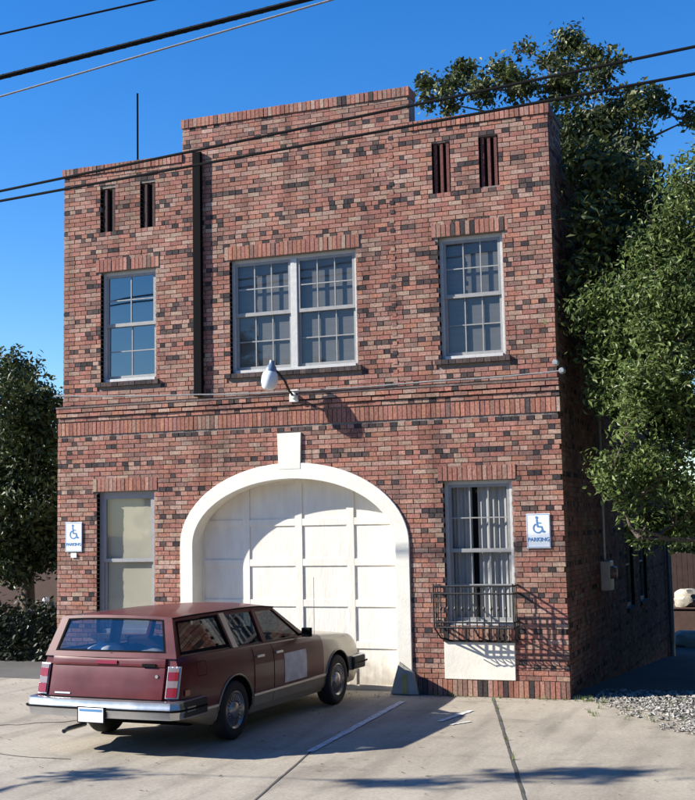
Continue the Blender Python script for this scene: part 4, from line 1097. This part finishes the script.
# bumpers: swept section wrapping round the corners
def bumper(front):
    path=[]
    if not front: base=[(-.925,-.72),(-.93,-1.10),(-.915,-1.22),(-.86,-1.275),(-.5,-1.30),(0,-1.31),(.5,-1.30),(.86,-1.275),(.915,-1.22),(.93,-1.10),(.925,-.72)]
    else: base=[(-.91,WB+.42),(-.915,3.45),(-.90,3.56),(-.84,3.60),(-.4,3.63),(.4,3.63),(.84,3.60),(.90,3.56),(.915,3.45),(.91,WB+.42)]
    sec=[(0,.385),(.018,.39),(.022,.44),(.030,.455),(.030,.50),(.022,.515),(.018,.56),(0,.568),(-.05,.568),(-.05,.385)]
    c=Vector((0,0)) ; n=len(sec); vs=[]; cen=Vector((0,-.2 if not front else 2.6))
    for i,p in enumerate(base):
        p=Vector(p); q0=Vector(base[max(i-1,0)]); q1=Vector(base[min(i+1,len(base)-1)]); d=(q1-q0).normalized(); nn=Vector((d.y,-d.x))
        if nn.dot(p-cen)<0: nn=-nn
        for o,z in sec: vs.append((p.x+nn.x*o,p.y+nn.y*o,z))
    fs=[]
    for i in range(len(base)-1):
        for k in range(n): fs.append((i*n+k,i*n+(k+1)%n,(i+1)*n+(k+1)%n,(i+1)*n+k))
    fs+= [tuple(range(n)),tuple((len(base)-1)*n+k for k in range(n))[::-1]]
    g=MB(); g.add(vs,fs); b=g.build('bumper',M['chrome'],car,smooth=28)
    g=MB()
    P=[]
    for i,p in enumerate(base): P.append((p[0]*1.034,p[1]+(-.032 if not front else .032)*(1 if 1<i<len(base)-2 else 0),.478))
    g.tube(P,.011,6); g.build('rub_strip',M['black'],b,smooth=60)
    for sgn in (-1,1):
        ya,yb=((-1.16,-.70) if not front else (WB+.40,3.50)); g=MB(); g.box(min(sgn*.90,sgn*.968),max(sgn*.90,sgn*(.95 if front else .958)),ya,yb,.395,.562); g.build('end_cap',M['rubber'],b,bevel=.02)
    return b
rb=bumper(False); fb=bumper(True)
g=MB(); g.box(-.22,.12,-1.352,-1.338,.335,.50); pl=g.build('plate_holder',M['black'],rb)
g=MB(); g.box(-.205,.105,-1.357,-1.3525,.345,.49); g.build('licence_plate',M['plate'],pl,bevel=.004)
g=MB(); g.box(-.19,.09,-1.3585,-1.3572,.452,.475); g.build('plate_band',M['signblue'],pl)
g=MB(); g.tube([(-.45,-.9,.24),(-.45,-1.22,.235),(-.45,-1.27,.22)],.025,10,caps=False); g.build('exhaust_pipe',M['galv'],car,smooth=60)
g=MB(); g.box(-.62,.62,-.55,3.3,.215,.30); g.tube([(-.7,0,.315),(.7,0,.315)],.05,8); g.tube([(-.7,WB,.315),(.7,WB,.315)],.04,8); g.box(-.45,.45,-.95,-.56,.30,.40)
g.build('underbody',M['black'],car)
g=MB(); g.tube([(.0,-1.10,1.00),(.03,-1.115,1.02),(.33,-1.085,1.055)],.007,5); g.build('rear_wiper',M['black'],tail)
g=MB(); P=lambda l,z:(sidew(l,z)+.003,l,z)
for (a,b,c,d) in ((-.80,-.62,.77,.775),(-.80,-.62,.915,.92),(-.80,-.795,.775,.915),(-.625,-.62,.775,.915)): g.add([P(a,c),P(b,c),P(b,d),P(a,d)],[(0,1,2,3)])
g.build('fuel_flap_gap',M['black'],body,fix=False)
for sgn in (-1,1):
    g=MB(); a,b=(-1.05,-.97); P=lambda l,z:(sgn*(sidew(l,z)+.008),l,z); g.add([P(a,.60),P(b,.60),P(b,.66),P(a,.66)],[(0,1,2,3)]); g.build('side_marker',M['redlens'],car,fix=False)
g=MB(); g.tube([(.78,2.25,.93),(.79,2.24,1.65)],.004,5); g.build('aerial',M['chrome'],car)
# nose
g=MB(); g.box(-.42,.42,3.40,3.535,.585,.765); g.build('grille',M['black'],car)
for sgn in (-1,1):
    g=MB(); g.box(sgn*.45,sgn*.78,3.40,3.525,.60,.75); hl=g.build('headlight',M['chrome'],car,bevel=.01)
    g=MB(); g.box(sgn*.47,sgn*.76,3.526,3.535,.62,.735); g.build('lens',M['clearlens'],hl)
# mirror, wiper, inside
for sgn in (-1,1):
    g=MB(); s=hw(1.72)*.93
    g.tube([(sgn*(s-.02),1.70,.975),(sgn*(s+.06),1.69,.99)],.018,6); g.box(min(sgn*(s+.05),sgn*(s+.17)),max(sgn*(s+.05),sgn*(s+.17)),1.655,1.72,.955,1.065); g.build('mirror',M['maroon'] if sgn<0 else M['black'],car,bevel=.014)
def seat(l,w0,w1,h):
    g=MB(); g.box(w0,w1,l,l+.46,.66,.80); g.add([(w0,l-.02,.72),(w1,l-.02,.72),(w1,l+.12,.72),(w0,l+.12,.72),(w0+.03,l-.16,h),(w1-.03,l-.16,h),(w1-.03,l-.06,h),(w0+.03,l-.06,h)],[(0,3,2,1),(4,5,6,7),(0,1,5,4),(1,2,6,5),(2,3,7,6),(3,0,4,7)]); g.build('seat',M['seat'],car,bevel=.03)
seat(1.02,-.62,-.06,1.14); seat(1.02,.06,.62,1.14); seat(.22,-.62,.62,1.08)
for sgn in (-1,1): g=MB(); g.box(sgn*.34-.11,sgn*.34+.11,.87,.93,1.13,1.26); g.build('headrest',M['seat'],car,bevel=.03)
g=MB(); g.box(-.74,.74,1.72,1.98,.70,.955); g.build('dashboard',M['black'],car,bevel=.03)
g=MB(); m4=Matrix.Translation((-.34,1.58,.98))@Matrix.Rotation(math.radians(65),4,'X'); 
g.tube([tuple(m4@Vector((.18*math.cos(a*PI/10),.18*math.sin(a*PI/10),0))) for a in range(21)],.012,6); g.build('steering_wheel',M['black'],car,smooth=60)
# bags added behind the rear glass, the lighter ones to brighten it
lump_=[(-.33,-.72,.86,.24,.17,.15,'porcelain'),(.30,-.70,.84,.22,.18,.14,'galv'),(-.02,-.55,.80,.18,.18,.17,'seat')]
for i,(x,y,z,a,b,c,m) in enumerate(lump_):
    bm=bmesh.new(); bmesh.ops.create_icosphere(bm,subdivisions=3,radius=1)
    for v in bm.verts: k=1+.3*noise.noise(v.co*2+Vector((i*5,0,0))); v.co=Vector((v.co.x*a*k,v.co.y*b*k,v.co.z*c*k+c*.8))
    me=bpy.data.meshes.new('bag'); bm.to_mesh(me); bm.free(); me.materials.append(M[m]); smooth_mesh(me,60)
    lab=['pale bag lying behind the left half of the wagon rear window','grey bag lying behind the right half of the wagon rear window','dark bag between the two paler ones inside the wagon'][i]
    ob=bpy.data.objects.new('bag',me); C.objects.link(ob)
    mw=Matrix.Translation((CX,CY,0))@Matrix.Rotation(CH,4,'Z'); ob.matrix_world=mw@Matrix.Translation((x,y,z-.04)); tag(ob,lab,'bag','bags in the wagon')
# wheels
def wheel(l,sgn):
    root=empty('wheel',(sgn*.80,l,.315)); root.parent=car
    m4=Matrix.Rotation(sgn*PI/2,4,'Y')
    g=MB(); g.lathe([(.19,-.085),(.215,-.095),(.27,-.10),(.305,-.088),(.316,-.06),(.318,0),(.316,.06),(.305,.085),(.27,.097),(.215,.092),(.19,.08)],36,m4); g.build('tyre',M['rubber'],root,smooth=50)
    g=MB(); g.lathe([(.198,-.07),(.198,.06),(.205,.088),(.195,.092),(.17,.07),(.10,.062),(.085,.085),(.06,.095),(0,.098)],32,m4)
    for k in range(24):
        a=2*PI*k/24; g.box(.105,.168,-.004,.004,.060,.082,M4=m4@Matrix.Rotation(a,4,'Z'))
    g.build('rim',M['hubcap'],root,smooth=30)
for l in (0,WB):
    for sgn in (-1,1): wheel(l,sgn)
